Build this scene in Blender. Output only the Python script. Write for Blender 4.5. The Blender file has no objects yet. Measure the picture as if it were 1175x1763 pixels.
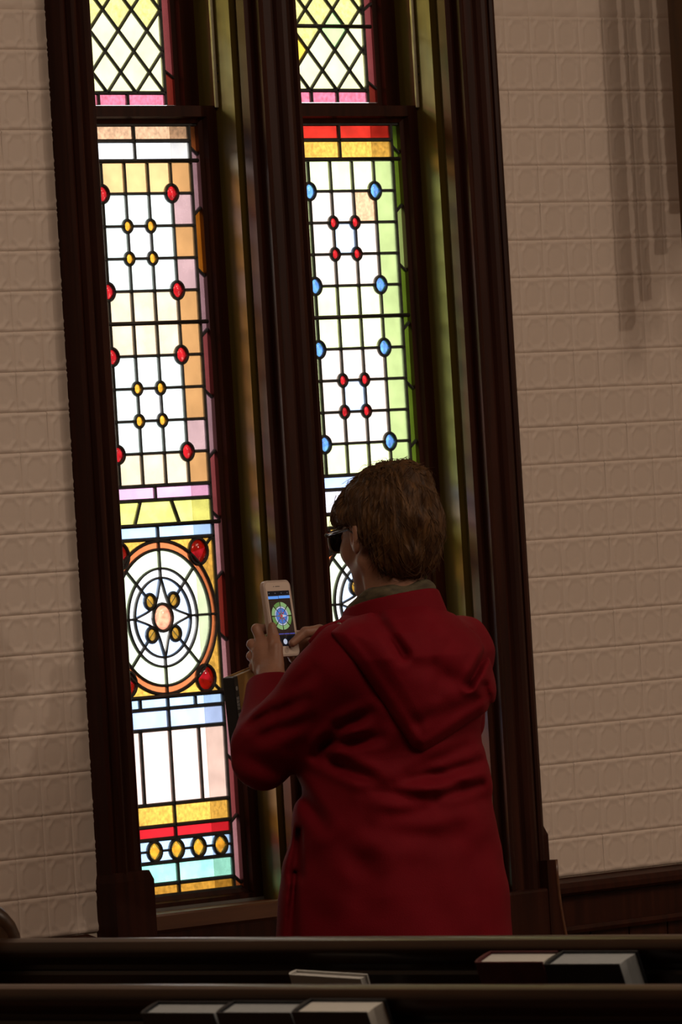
import bpy, bmesh, math, random
import numpy as np
from mathutils import Vector, Matrix

random.seed(7)
rng = np.random.default_rng(7)
SC = bpy.context.scene
COL = SC.collection

# ------------------------------------------------------------------ camera
F_PX, TH, AL, D0, ZC = 12500.0, math.radians(47), math.radians(3.46), 14.2, 1.52
v = Vector((math.sin(TH), math.cos(TH), 0))
r = Vector((math.cos(TH), -math.sin(TH), 0))
zup = Vector((0, 0, 1))
cr = r * math.cos(AL) - zup * math.sin(AL)
cu = zup * math.cos(AL) + r * math.sin(AL)
cpos = -D0 * v + Vector((0, 0, ZC))
cam = bpy.data.cameras.new('camera')
cam.sensor_fit = 'HORIZONTAL'
cam.sensor_width = 36.0
cam.lens = 36.0 * F_PX / 1175.0
cam.clip_end = 200
cam.dof.use_dof = True
cam.dof.focus_distance = 13.6
cam.dof.aperture_fstop = 30
camo = bpy.data.objects.new('camera', cam)
COL.objects.link(camo)
camo.matrix_world = Matrix(((cr.x, cu.x, -v.x, cpos.x), (cr.y, cu.y, -v.y, cpos.y),
                            (cr.z, cu.z, -v.z, cpos.z), (0, 0, 0, 1)))
SC.camera = camo

# ------------------------------------------------------------------ sky and light
W = bpy.data.worlds.new('overcast_sky')
SC.world = W
W.use_nodes = True
bg = W.node_tree.nodes['Background']
bg.inputs[0].default_value = (0.96, 0.98, 1.0, 1)
bg.inputs[1].default_value = 2.2

def light(name, kind, loc, power, color, size=0.2, target=None):
    l = bpy.data.lights.new(name, kind)
    l.energy = power
    l.color = color
    if kind == 'AREA':
        l.size = size
    else:
        l.shadow_soft_size = size
    o = bpy.data.objects.new(name, l)
    COL.objects.link(o)
    o.location = loc
    if target:
        o.rotation_euler = (Vector(target) - Vector(loc)).to_track_quat('-Z', 'Y').to_euler()
    return o
WARM = (1.0, 0.79, 0.61)
light('nave_ambient_fill', 'AREA', (-3.2, -4.1, 4.85), 112, WARM, 2.0, (-3.2, -4.1, 0))  # unseen area light added for the warm room ambient
light('aisle_ambient_fill', 'AREA', (1.6, -5.0, 4.85), 85, WARM, 2.0, (1.6, -5.0, 0))  # second added fill, no fixture modelled
light('choir_lamp', 'POINT', (1.9, -4.2, 2.95), 62, WARM, 0.055)

sun = bpy.data.lights.new('low_sun', 'SUN')
sun.energy = 10.0
sun.color = (1.0, 0.93, 0.82)
sun.angle = math.radians(18)
suno = bpy.data.objects.new('low_sun', sun)
COL.objects.link(suno)
suno.rotation_euler = Vector((0.68, -0.60, -0.36)).to_track_quat('-Z', 'Y').to_euler()

VS = SC.view_settings
VS.view_transform = 'Standard'
VS.look = 'None'
VS.exposure = 0.0
VS.gamma = 1.0
VS.use_curve_mapping = False

# ------------------------------------------------------------------ materials
def nodes_of(m):
    return m.node_tree.nodes, m.node_tree.links

def mat(name, color, rough=0.5, color2=None, scale=20.0, stretch=(1, 1, 1), bump=0.0, bump_scale=None,
        metallic=0.0, coat=0.0, emit=None, emit_s=0.0, detail=4.0, sheen=0.0, spec=0.5):
    m = bpy.data.materials.new(name)
    m.use_nodes = True
    N, L = nodes_of(m)
    p = N['Principled BSDF']
    p.inputs['Roughness'].default_value = rough
    p.inputs['Metallic'].default_value = metallic
    p.inputs['Coat Weight'].default_value = coat
    p.inputs['Coat Roughness'].default_value = 0.18
    p.inputs['Sheen Weight'].default_value = sheen
    p.inputs['Specular IOR Level'].default_value = spec
    p.inputs['Base Color'].default_value = (*color, 1)
    if emit:
        p.inputs['Emission Color'].default_value = (*emit, 1)
        p.inputs['Emission Strength'].default_value = emit_s
    if color2 or bump:
        tc = N.new('ShaderNodeTexCoord')
        mp = N.new('ShaderNodeMapping')
        mp.inputs['Scale'].default_value = stretch
        L.new(tc.outputs['Object'], mp.inputs['Vector'])
        nz = N.new('ShaderNodeTexNoise')
        nz.inputs['Scale'].default_value = scale
        nz.inputs['Detail'].default_value = detail
        L.new(mp.outputs[0], nz.inputs['Vector'])
        if color2:
            cr_ = N.new('ShaderNodeValToRGB')
            cr_.color_ramp.elements[0].color = (*color, 1)
            cr_.color_ramp.elements[1].color = (*color2, 1)
            cr_.color_ramp.elements[0].position = 0.35
            cr_.color_ramp.elements[1].position = 0.68
            L.new(nz.outputs['Fac'], cr_.inputs[0])
            L.new(cr_.outputs[0], p.inputs['Base Color'])
        if bump:
            b = N.new('ShaderNodeBump')
            b.inputs['Strength'].default_value = bump
            b.inputs['Distance'].default_value = 0.002
            src = nz
            if bump_scale:
                src = N.new('ShaderNodeTexNoise')
                src.inputs['Scale'].default_value = bump_scale
                L.new(mp.outputs[0], src.inputs['Vector'])
            L.new(src.outputs['Fac'], b.inputs['Height'])
            L.new(b.outputs[0], p.inputs['Normal'])
    return m

WOOD = mat('dark_varnished_wood', (0.019, 0.0052, 0.0026), 0.42, (0.038, 0.0095, 0.0045), 9, (6, 6, 0.35), 0.08, spec=0.15)
JAMB = mat('olive_lit_jamb_wood', (0.070, 0.046, 0.007), 0.42, (0.105, 0.070, 0.011), 9, (6, 6, 0.35), 0.08, spec=0.4)  # same wood as the casing, olive window light put into its colour
WOODH = mat('dark_varnished_wood_rail', (0.018, 0.0075, 0.0032), 0.33, (0.036, 0.0145, 0.0058), 9, (6, 0.35, 6), 0.08, coat=0.12, spec=0.3)
WOODS = mat('oiled_wood_sill', (0.085, 0.032, 0.014), 0.42, (0.125, 0.05, 0.022), 9, (0.4, 6, 6), 0.08, coat=0.2)
TIN = mat('cream_painted_tin', (0.58, 0.485, 0.415), 0.55, (0.645, 0.545, 0.47), 5, bump=0.12, bump_scale=70)
TINOLD = mat('cream_paint', (0.60, 0.51, 0.42), 0.6, (0.66, 0.57, 0.47), 6)
LEAD = mat('lead_came', (0.035, 0.036, 0.036), 0.5, (0.06, 0.06, 0.058), 60, metallic=0.5)
IRON = mat('saddle_iron', (0.03, 0.028, 0.026), 0.5, (0.05, 0.04, 0.035), 40, metallic=0.6)
CORD = mat('cotton_sash_cord', (0.55, 0.52, 0.36), 0.8, (0.62, 0.60, 0.44), 90, bump=0.3)
OUTER = mat('painted_outer_frame', (0.11, 0.105, 0.092), 0.7, (0.14, 0.13, 0.115), 12)
STONE = mat('outer_masonry', (0.55, 0.50, 0.46), 0.85, (0.66, 0.62, 0.57), 8, bump=0.4)
FLOORM = mat('worn_floor_boards', (0.10, 0.045, 0.022), 0.4, (0.15, 0.07, 0.035), 7, (0.3, 6, 1), 0.1)
PLASTER = mat('cream_plaster', (0.62, 0.53, 0.44), 0.8, (0.66, 0.58, 0.49), 3)

def glass(name, tint, trans=0.30, vary=0.22, scale=28.0, gem=False, streak=(1, 1, 1)):
    m = bpy.data.materials.new(name)
    m.use_nodes = True
    N, L = nodes_of(m)
    N.remove(N['Principled BSDF'])
    out = N['Material Output']
    tc = N.new('ShaderNodeTexCoord')
    oi = N.new('ShaderNodeObjectInfo')
    add = N.new('ShaderNodeVectorMath')
    add.operation = 'ADD'
    L.new(tc.outputs['Object'], add.inputs[0])
    L.new(oi.outputs['Random'], add.inputs[1])
    mp = N.new('ShaderNodeMapping')
    mp.inputs['Scale'].default_value = streak
    L.new(add.outputs[0], mp.inputs['Vector'])
    nz = N.new('ShaderNodeTexNoise')
    nz.inputs['Scale'].default_value = scale
    nz.inputs['Detail'].default_value = 5
    L.new(mp.outputs[0], nz.inputs['Vector'])
    ramp = N.new('ShaderNodeValToRGB')
    lo = tuple(c * (1 - vary) for c in tint)
    hi = tuple(min(1.0, c * (1 + vary)) for c in tint)
    ramp.color_ramp.elements[0].color = (*lo, 1)
    ramp.color_ramp.elements[1].color = (*hi, 1)
    ramp.color_ramp.elements[0].position = 0.3
    ramp.color_ramp.elements[1].position = 0.7
    L.new(nz.outputs['Fac'], ramp.inputs[0])
    tr = N.new('ShaderNodeBsdfTransparent')
    tl = N.new('ShaderNodeBsdfTranslucent')
    L.new(ramp.outputs[0], tr.inputs[0])
    L.new(ramp.outputs[0], tl.inputs[0])
    mx = N.new('ShaderNodeMixShader')
    mx.inputs[0].default_value = trans
    L.new(tr.outputs[0], mx.inputs[1])
    L.new(tl.outputs[0], mx.inputs[2])
    gl = N.new('ShaderNodeBsdfGlossy')
    gl.inputs['Roughness'].default_value = 0.12
    b = N.new('ShaderNodeBump')
    b.inputs['Strength'].default_value = 0.35 if not gem else 0.8
    b.inputs['Distance'].default_value = 0.002
    L.new(nz.outputs['Fac'], b.inputs['Height'])
    L.new(b.outputs[0], gl.inputs['Normal'])
    mx2 = N.new('ShaderNodeMixShader')
    mx2.inputs[0].default_value = 0.05
    L.new(mx.outputs[0], mx2.inputs[1])
    L.new(gl.outputs[0], mx2.inputs[2])
    L.new(mx2.outputs[0], out.inputs[0])
    return m

GT = dict(
    peach=(0.62, 0.37, 0.22), white=(0.86, 0.88, 0.97), cream=(0.66, 0.40, 0.18), cream2=(0.72, 0.55, 0.38), sidepeach=(0.66, 0.36, 0.15),
    aqua=(0.80, 0.95, 0.93), bluewhite=(0.50, 0.64, 1.0), lilac=(0.62, 0.42, 0.47), pinkband=(0.72, 0.36, 0.58),
    yellowgreen=(0.68, 0.66, 0.17), blue=(0.40, 0.60, 1.0), orange=(0.55, 0.155, 0.055), greenwhite=(0.74, 0.86, 0.58),
    amber=(0.66, 0.34, 0.05), paleblue=(0.42, 0.54, 0.88), pinkwhite=(0.80, 0.57, 0.51), red=(0.50, 0.012, 0.02),
    teal=(0.30, 0.72, 0.60), olivegold=(0.34, 0.16, 0.02), redtop=(0.55, 0.025, 0.015), amber2=(0.64, 0.35, 0.06),
    yellowwhite=(0.80, 0.90, 0.46), palegreen=(0.62, 0.80, 0.36), rose=(0.85, 0.72, 0.64), starwhite=(0.95, 0.93, 0.97),
    paleyellow=(0.88, 0.88, 0.42), mauvewhite=(0.84, 0.80, 0.95), diamond=(0.60, 0.55, 0.19), diamond2=(0.72, 0.72, 0.38),
    diamondamber=(0.75, 0.50, 0.06), diamondgreen=(0.40, 0.66, 0.26), pinkrose=(0.60, 0.14, 0.22),
    b_brown=(0.20, 0.055, 0.015), b_mauve=(0.34, 0.20, 0.24), b_orange=(0.30, 0.095, 0.008), b_rose=(0.24, 0.055, 0.06),
    b_pink=(0.42, 0.20, 0.23), b_red=(0.17, 0.02, 0.014), b_green=(0.10, 0.17, 0.015), b_palegreen=(0.28, 0.38, 0.12),
)
GM = {}
def gmat(n):
    if n not in GM:
        vary = 0.12
        scale = 25
        if n in ('peach', 'olivegold', 'pinkrose', 'amber2', 'diamond'):
            vary, scale = 0.3, 120
        if n in ('redtop', 'yellowgreen', 'teal', 'amber'):
            vary, scale = 0.25, 30
        GM[n] = glass('glass_' + n, GT[n], 0.27, vary, scale)
    return GM[n]
CLEAR = glass('glass_inner_face', (0.98, 0.98, 0.98), 0.0, 0.0)
GEMS = {k: glass('gem_' + k, c, 0.45, 0.45, 70, gem=True) for k, c in dict(
    red=(0.34, 0.008, 0.012), amber=(0.55, 0.24, 0.02), blue=(0.10, 0.27, 0.72), ruby=(0.22, 0.004, 0.008),
    centre=(0.75, 0.26, 0.16), gold=(0.50, 0.20, 0.015)).items()}

# ------------------------------------------------------------------ object helpers
def link(o, parent=None):
    COL.objects.link(o)
    if parent is not None:
        o.parent = parent
    return o

def tag(o, label=None, cat=None, group=None, kind=None):
    if label: o['label'] = label
    if cat: o['category'] = cat
    if group: o['group'] = group
    if kind: o['kind'] = kind
    return o

def empty(name, loc=(0, 0, 0)):
    o = bpy.data.objects.new(name, None)
    o.location = loc
    o.empty_display_size = 0.1
    return link(o)

def mesh_obj(name, V, Fc, mats, parent=None, smooth=False, loc=None, mi=None):
    me = bpy.data.meshes.new(name)
    me.from_pydata([tuple(p) for p in V], [], [tuple(f) for f in Fc])
    for m in (mats if isinstance(mats, (list, tuple)) else [mats]):
        me.materials.append(m)
    if mi is not None:
        me.polygons.foreach_set('material_index', np.array(mi, dtype=np.int32))
    if smooth:
        me.polygons.foreach_set('use_smooth', np.ones(len(me.polygons), dtype=bool))
    me.update()
    o = bpy.data.objects.new(name, me)
    if loc is not None:
        o.location = loc
    return link(o, parent)

class MB:
    """collects shapes for one mesh"""
    def __init__(s):
        s.V, s.F, s.MI = [], [], []
    def add(s, V, Fc, mi=0):
        b = len(s.V)
        s.V += [tuple(p) for p in V]
        s.F += [tuple(i + b for i in f) for f in Fc]
        s.MI += [mi] * len(Fc)
        return s
    def box(s, lo, hi, ch=0.0, mi=0):
        x0, y0, z0 = lo
        x1, y1, z1 = hi
        if ch <= 0:
            V = [(x, y, z) for z in (z0, z1) for y in (y0, y1) for x in (x0, x1)]
            Fc = [(0, 2, 3, 1), (4, 5, 7, 6), (0, 1, 5, 4), (2, 6, 7, 3), (0, 4, 6, 2), (1, 3, 7, 5)]
            return s.add(V, Fc, mi)
        bm = bmesh.new()
        bmesh.ops.create_cube(bm, size=1)
        for q in bm.verts:
            q.co = Vector(((x0 + x1) / 2 + q.co.x * (x1 - x0), (y0 + y1) / 2 + q.co.y * (y1 - y0), (z0 + z1) / 2 + q.co.z * (z1 - z0)))
        bmesh.ops.bevel(bm, geom=bm.edges[:], offset=ch, segments=2, affect='EDGES', profile=0.6)
        bm.verts.index_update()
        s.add([q.co[:] for q in bm.verts], [[q.index for q in f.verts] for f in bm.faces], mi)
        bm.free()
        return s
    def prism(s, prof, a, b, axis='z', mi=0):
        """closed 2d profile extruded from a to b along an axis"""
        n = len(prof)
        def P(p, t):
            return {'z': (p[0], p[1], t), 'y': (p[0], t, p[1]), 'x': (t, p[0], p[1])}[axis]
        V = [P(p, a) for p in prof] + [P(p, b) for p in prof]
        Fc = [(i, (i + 1) % n, (i + 1) % n + n, i + n) for i in range(n)]
        Fc += [tuple(range(n - 1, -1, -1)), tuple(range(n, 2 * n))]
        return s.add(V, Fc, mi)
    def tube(s, pts, rad, seg=8, mi=0, closed=False):
        pts = [Vector(p) for p in pts]
        n = len(pts)
        rads = rad if isinstance(rad, (list, tuple)) else [rad] * n
        V, Fc = [], []
        prev = None
        for i, p in enumerate(pts):
            if closed:
                t = (pts[(i + 1) % n] - pts[i - 1]).normalized()
            else:
                t = (pts[min(i + 1, n - 1)] - pts[max(i - 1, 0)]).normalized()
            if prev is None:
                a = t.orthogonal().normalized()
            else:
                a = (prev - t * prev.dot(t)).normalized()
            prev = a
            b = t.cross(a)
            for k in range(seg):
                w = 2 * math.pi * k / seg
                V.append(p + (a * math.cos(w) + b * math.sin(w)) * rads[i])
        m = n if closed else n - 1
        for i in range(m):
            for k in range(seg):
                i2 = (i + 1) % n
                Fc.append((i * seg + k, i * seg + (k + 1) % seg, i2 * seg + (k + 1) % seg, i2 * seg + k))
        if not closed:
            Fc.append(tuple(range(seg - 1, -1, -1)))
            Fc.append(tuple((n - 1) * seg + k for k in range(seg)))
        return s.add(V, Fc, mi)
    def build(s, name, mats, parent=None, smooth=False, loc=None):
        if loc is not None:
            s.V = [(p[0] - loc[0], p[1] - loc[1], p[2] - loc[2]) for p in s.V]
        o = mesh_obj(name, s.V, s.F, mats, parent, smooth, loc, s.MI)
        bm = bmesh.new()
        bm.from_mesh(o.data)
        bmesh.ops.recalc_face_normals(bm, faces=bm.faces[:])
        bm.to_mesh(o.data)
        bm.free()
        if smooth == 'auto':
            o.data.set_sharp_from_angle(angle=math.radians(35))
        return o

# ------------------------------------------------------------------ room shell
ZTOP, HEAD, STOOL = 5.0, 3.05, 0.765
XL, XR = -0.7335, 0.495          # outer edges of the window casing
CL, CR = -0.4237, 0.1557         # centre lines of the two windows
wall = tag(empty('wall_north'), 'cream embossed tin wall around the stained glass windows', 'wall', kind='structure')
MB().box((-13, 0.004, 0), (XL + 0.03, 0.2, ZTOP)).build('wall_backing', TINOLD, wall)
MB().box((XR - 0.03, 0.004, 0), (7, 0.2, ZTOP)).build('wall_backing', TINOLD, wall)
MB().box((XL + 0.03, 0.004, 0), (XR - 0.03, 0.2, STOOL - 0.02)).build('wall_backing', TINOLD, wall)
MB().box((XL + 0.03, 0.004, HEAD), (XR - 0.03, 0.2, ZTOP)).build('wall_backing', TINOLD, wall)

T, TZ0, TX0 = 0.07555, 0.7595, -0.793 + 0.0018
def tile_mesh(n, name):
    V, Fc = [], []
    for j in range(n + 1):
        for i in range(n + 1):
            s_, t_ = i / n, j / n
            px, pz = s_ - 0.5, t_ - 0.5
            h = 0.0
            e = min(t_, 1 - t_)
            h += 0.0018 * math.exp(-((e - 0.055) / 0.03) ** 2) - 0.0016 * math.exp(-(e / 0.022) ** 2)
            e = min(s_, 1 - s_)
            h += 0.0011 * math.exp(-((e - 0.055) / 0.03) ** 2) - 0.0012 * math.exp(-(e / 0.022) ** 2)
            ax, az = abs(px), abs(pz)
            d = max(ax - 0.37, az - 0.40, 0.155 - math.hypot(ax - 0.37, az - 0.40))
            h += 0.0021 * math.exp(-((d + 0.02) / 0.035) ** 2) - 0.0004 * (d > -0.02) * math.exp(-((d - 0.03) / 0.03) ** 2)
            V.append((s_ * T, -h, t_ * T))
    for j in range(n):
        for i in range(n):
            a = j * (n + 1) + i
            Fc.append((a, a + 1, a + n + 2, a + n + 1))
    return V, Fc
tv, tf = tile_mesh(20, 'tin')
tme = bpy.data.meshes.new('tin_tile')
tme.from_pydata(tv, [], tf)
tme.materials.append(TIN)
tme.polygons.foreach_set('use_smooth', np.ones(len(tme.polygons), dtype=bool))
tv2, tf2 = tile_mesh(10, 'tin')
rest = MB()
shown = 0
for j in range(0, 37):
    z = TZ0 + j * T
    for i in range(-14, 32):
        x = TX0 + i * T
        if x + T > XL + 0.055 and x < XR - 0.055 and z < HEAD + 0.1:
            continue
        left_in = -1.06 < x < XL + 0.01
        right_in = XR - 0.08 < x < 1.10
        if (left_in or right_in) and z < 2.56 and shown < 300:
            o = bpy.data.objects.new('tin_tile', tme)
            o.location = (x, random.uniform(-0.0001, 0.0001), z)
            o.rotation_euler = (random.uniform(-.006, .006), 0, random.uniform(-.003, .003))
            link(o, wall)
            shown += 1
        else:
            rest.add([(p[0] + x, p[1], p[2] + z) for p in tv2], tf2)
tag(rest.build('tin_tile_field', TIN, wall, smooth=True), kind='stuff')

for nm, lo, hi, m, lab in (
        ('wall_south', (-13, -13.2, 0), (7, -13, ZTOP), PLASTER, 'plain cream plaster wall far behind the pews'),
        ('wall_west', (-13.2, -13, 0), (-13, 0.2, ZTOP), PLASTER, 'plain cream plaster end wall behind the pews'),
        ('wall_east', (7, -13, 0), (7.2, 0.2, ZTOP), PLASTER, 'plain cream plaster end wall before the pews'),
        ('floor', (-13, -13, -0.1), (7, 0.2, 0), FLOORM, 'brown wooden church floor under the pews'),
        ('ceiling', (-13, -13, ZTOP), (7, 0.2, ZTOP + 0.1), PLASTER, 'plain cream church ceiling')):
    tag(MB().box(lo, hi).build(nm, m), lab, 'floor' if nm == 'floor' else 'ceiling' if nm == 'ceiling' else 'wall', kind='structure')

# wainscot under the tin
for nm, x0, x1, lab in (('baseboard_west', -12.9, XL - 0.03, 'dark wooden wainscot left of the window casing'),
                        ('baseboard_east', XR + 0.035, 6.95, 'dark wooden wainscot with moulded cap right of the window casing')):
    w = tag(empty(nm, ((x0 + x1) / 2, 0, 0)), lab, 'wainscot', kind='structure')
    cx = (x0 + x1) / 2
    def wb(mb, n): return mb.build(n, WOODS if False else WOOD, w, loc=None)
    for n_, prof in (('cap', [(0.004, 0.72), (-0.030, 0.722), (-0.036, 0.728), (-0.036, 0.738), (-0.030, 0.748), (0.004, 0.757)]),
                     ('frieze', [(0.004, 0.66), (-0.016, 0.66), (-0.016, 0.72), (0.004, 0.72)]),
                     ('panel_rail', [(0.004, 0.645), (-0.024, 0.645), (-0.027, 0.652), (-0.024, 0.66), (0.004, 0.66)]),
                     ('skirting', [(0.004, 0.0), (-0.022, 0.0), (-0.022, 0.14), (-0.012, 0.16), (0.004, 0.16)])):
        mb = MB().prism(prof, x0 - cx, x1 - cx, 'x')
        mb.build(n_, WOOD, w)
    n = 0
    xs = (x0 if nm == 'baseboard_east' else x1 - 1.92)
    while n < 16:
        MB().box((xs - cx + 0.0015, -0.012, 0.15), (xs - cx + 0.1185, 0.004, 0.65), 0.003).build('board', WOOD, w)
        xs += 0.12
        n += 1

# ------------------------------------------------------------------ window casing (trim)
def casing(side):
    """profile points (x, y) going from the window opening outwards; side +1 right, -1 left"""
    if side > 0:
        xi, xo = CR + 0.2143, XR
    else:
        xi, xo = CL - 0.2128, XL
    w = abs(xo - xi)
    k = w / 0.125
    pts = [(0, 0.0), (0, -0.020), (0.020, -0.021), (0.0205, -0.040), (0.026, -0.043), (0.032, -0.0415), (0.050, -0.044),
           (0.056, -0.038), (0.060, -0.033), (0.067, -0.033), (0.071, -0.040), (0.078, -0.047), (0.087, -0.0495), (0.096, -0.047),
           (0.102, -0.040), (0.104, -0.034), (0.108, -0.034), (0.109, -0.041), (0.116, -0.043), (0.125, -0.040), (0.125, 0.0)]
    return [(xi + side * p[0] * k, p[1]) for p in pts]
PL_TOP = 0.862
for nm, side, lab in (('trim_1', -1, 'dark moulded casing between tin wall and left lancet window'), ('trim_3', 1, 'dark moulded casing between right lancet window and tin wall')):
    t = tag(empty(nm, (XL if side < 0 else XR, 0, 0)), lab, 'window trim', kind='structure')
    ox = t.location.x
    pr = [(a - ox, b) for a, b in casing(side)]
    MB().prism(pr, PL_TOP - 0.01 if side < 0 else 0.70, HEAD + 0.1).build('casing', WOOD, t)
    xi, xo = pr[0][0], pr[-1][0]
    a, b = min(xi, xo) - (0.005 if side < 0 else 0.004), max(xi, xo) + (0.012 if side > 0 else 0.003)
    if side > 0: a = xo - 0.010
    pb = MB().box((a, -0.052 if side < 0 else -0.0405, 0.0), (b, 0.01, PL_TOP - 0.012))
    yp = -0.052 if side < 0 else -0.0405
    c0, c1 = [(a, yp), (b, yp), (b, 0.01), (a, 0.01)], [(a + .006, yp + .004), (b - .008, yp + .004), (b - .008, 0.01), (a + .006, 0.01)]
    pb.add([(p[0], p[1], PL_TOP - 0.012) for p in c0] + [(p[0], p[1], PL_TOP + 0.006) for p in c1],
           [(0, 1, 5, 4), (1, 2, 6, 5), (2, 3, 7, 6), (3, 0, 4, 7), (4, 5, 6, 7)])
    pb.build('plinth_block', WOOD, t)
    if side > 0:
        MB().box((xi - 0.01, -0.058, 0.0), (xo + 0.002, 0.0, 0.745), 0.006).build('plinth_base', WOOD, t)
    if side > 0:   # curved foot of the apron beside the wainscot
        arc = [(b - 0.004 + 0.058 * (1 - math.cos(q)) , 0.80 - 0.22 * math.sin(q)) for q in np.linspace(0, math.pi / 2, 12)]
        prof = arc + [(b + 0.054, 0.0), (b - 0.03, 0.0), (b - 0.03, 0.80)]
        MB().prism(prof, -0.060, -0.012, 'y').build('curved_foot', WOOD, t)
        MB().tube([(p[0] + 0.001, -0.060, p[1]) for p in arc], 0.0035).build('foot_bead', WOODS, t, smooth=True)

tm = tag(empty('trim_2', ((CL + CR) / 2, 0, 0)), 'dark moulded mullion post between the two lancet windows', 'window trim', kind='structure')
ox = tm.location.x
xa, xb = CL + 0.2128, CR - 0.2225
mp_ = [(xa, 0.0), (xa, -0.020), (xa + 0.020, -0.021), (xa + 0.0205, -0.040), (xa + 0.026, -0.043), (xa + 0.032, -0.0415), (xa + 0.050, -0.044),
       (xa + 0.055, -0.038), (xa + 0.058, -0.034), (xa + 0.066, -0.034), (xa + 0.070, -0.041), (xa + 0.078, -0.048), (xa + 0.088, -0.050),
       (xa + 0.098, -0.048), (xa + 0.106, -0.041), (xa + 0.108, -0.034), (xa + 0.114, -0.034), (xa + 0.118, -0.041), (xb - 0.0185, -0.041),
       (xb - 0.018, -0.020), (xb, -0.020), (xb, 0.0)]
MB().prism([(a - ox, b) for a, b in mp_], STOOL, HEAD + 0.1).build('mullion_casing', WOOD, tm)
MB().box((xa + 0.028 - ox, 0.0, STOOL), (CR - 0.2128 - 0.028 - ox, 0.2, HEAD + 0.1)).build('mullion_core', WOOD, tm)

tsl = tag(empty('trim_4', ((XL + XR) / 2, 0, 0)), 'brown wooden window stool and dark panelled apron under both lancets', 'window trim', kind='structure')
ox = tsl.location.x
x0, x1 = XL + 0.06 - ox, XR - 0.06 - ox
MB().prism([(0.2, STOOL - 0.022), (-0.004, STOOL - 0.022), (-0.012, STOOL - 0.016), (-0.012, STOOL + 0.010), (-0.006, STOOL + 0.014), (0.2, STOOL + 0.014)], x0, x1, 'x').build('stool', WOODS, tsl)
MB().prism([(0.004, 0.0), (-0.004, 0.0), (-0.004, STOOL - 0.022), (0.004, STOOL - 0.022)], x0, x1, 'x').build('apron', WOOD, tsl)
for k in range(4):
    a = x0 + 0.03 + k * (x1 - x0 - 0.06) / 4
    MB().box((a + 0.012, -0.012, 0.12), (a + (x1 - x0 - 0.06) / 4 - 0.012, -0.002, STOOL - 0.09), 0.004).build('apron_panel', WOOD, tsl)
tp = tag(MB().box((XL - 0.02, -0.05, HEAD), (XR + 0.02, 0.02, HEAD + 0.14), 0.006).build('trim_5', WOOD), 'dark wooden head casing across the top of both lancets', 'window trim', kind='structure')

# ------------------------------------------------------------------ stained glass
def clip(poly, a, b, c):
    """keep a*u+b*z<=c"""
    out = []
    for i in range(len(poly)):
        p, q = poly[i], poly[(i + 1) % len(poly)]
        dp, dq = a * p[0] + b * p[1] - c, a * q[0] + b * q[1] - c
        if dp <= 0: out.append(p)
        if (dp < 0 < dq) or (dq < 0 < dp):
            t = dp / (dp - dq)
            out.append((p[0] + t * (q[0] - p[0]), p[1] + t * (q[1] - p[1])))
    return out

def dense(poly, step=0.004):
    out = []
    for i in range(len(poly)):
        p, q = poly[i], poly[(i + 1) % len(poly)]
        n = max(1, int(math.hypot(q[0] - p[0], q[1] - p[1]) / step))
        out += [(p[0] + (q[0] - p[0]) * k / n, p[1] + (q[1] - p[1]) * k / n) for k in range(n)]
    return out

def simplify(poly):
    out = []
    n = len(poly)
    for i in range(n):
        a, b, c = poly[i - 1], poly[i], poly[(i + 1) % n]
        cr_ = (b[0] - a[0]) * (c[1] - b[1]) - (b[1] - a[1]) * (c[0] - b[0])
        if abs(cr_) > 1e-9: out.append(b)
    return out

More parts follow.
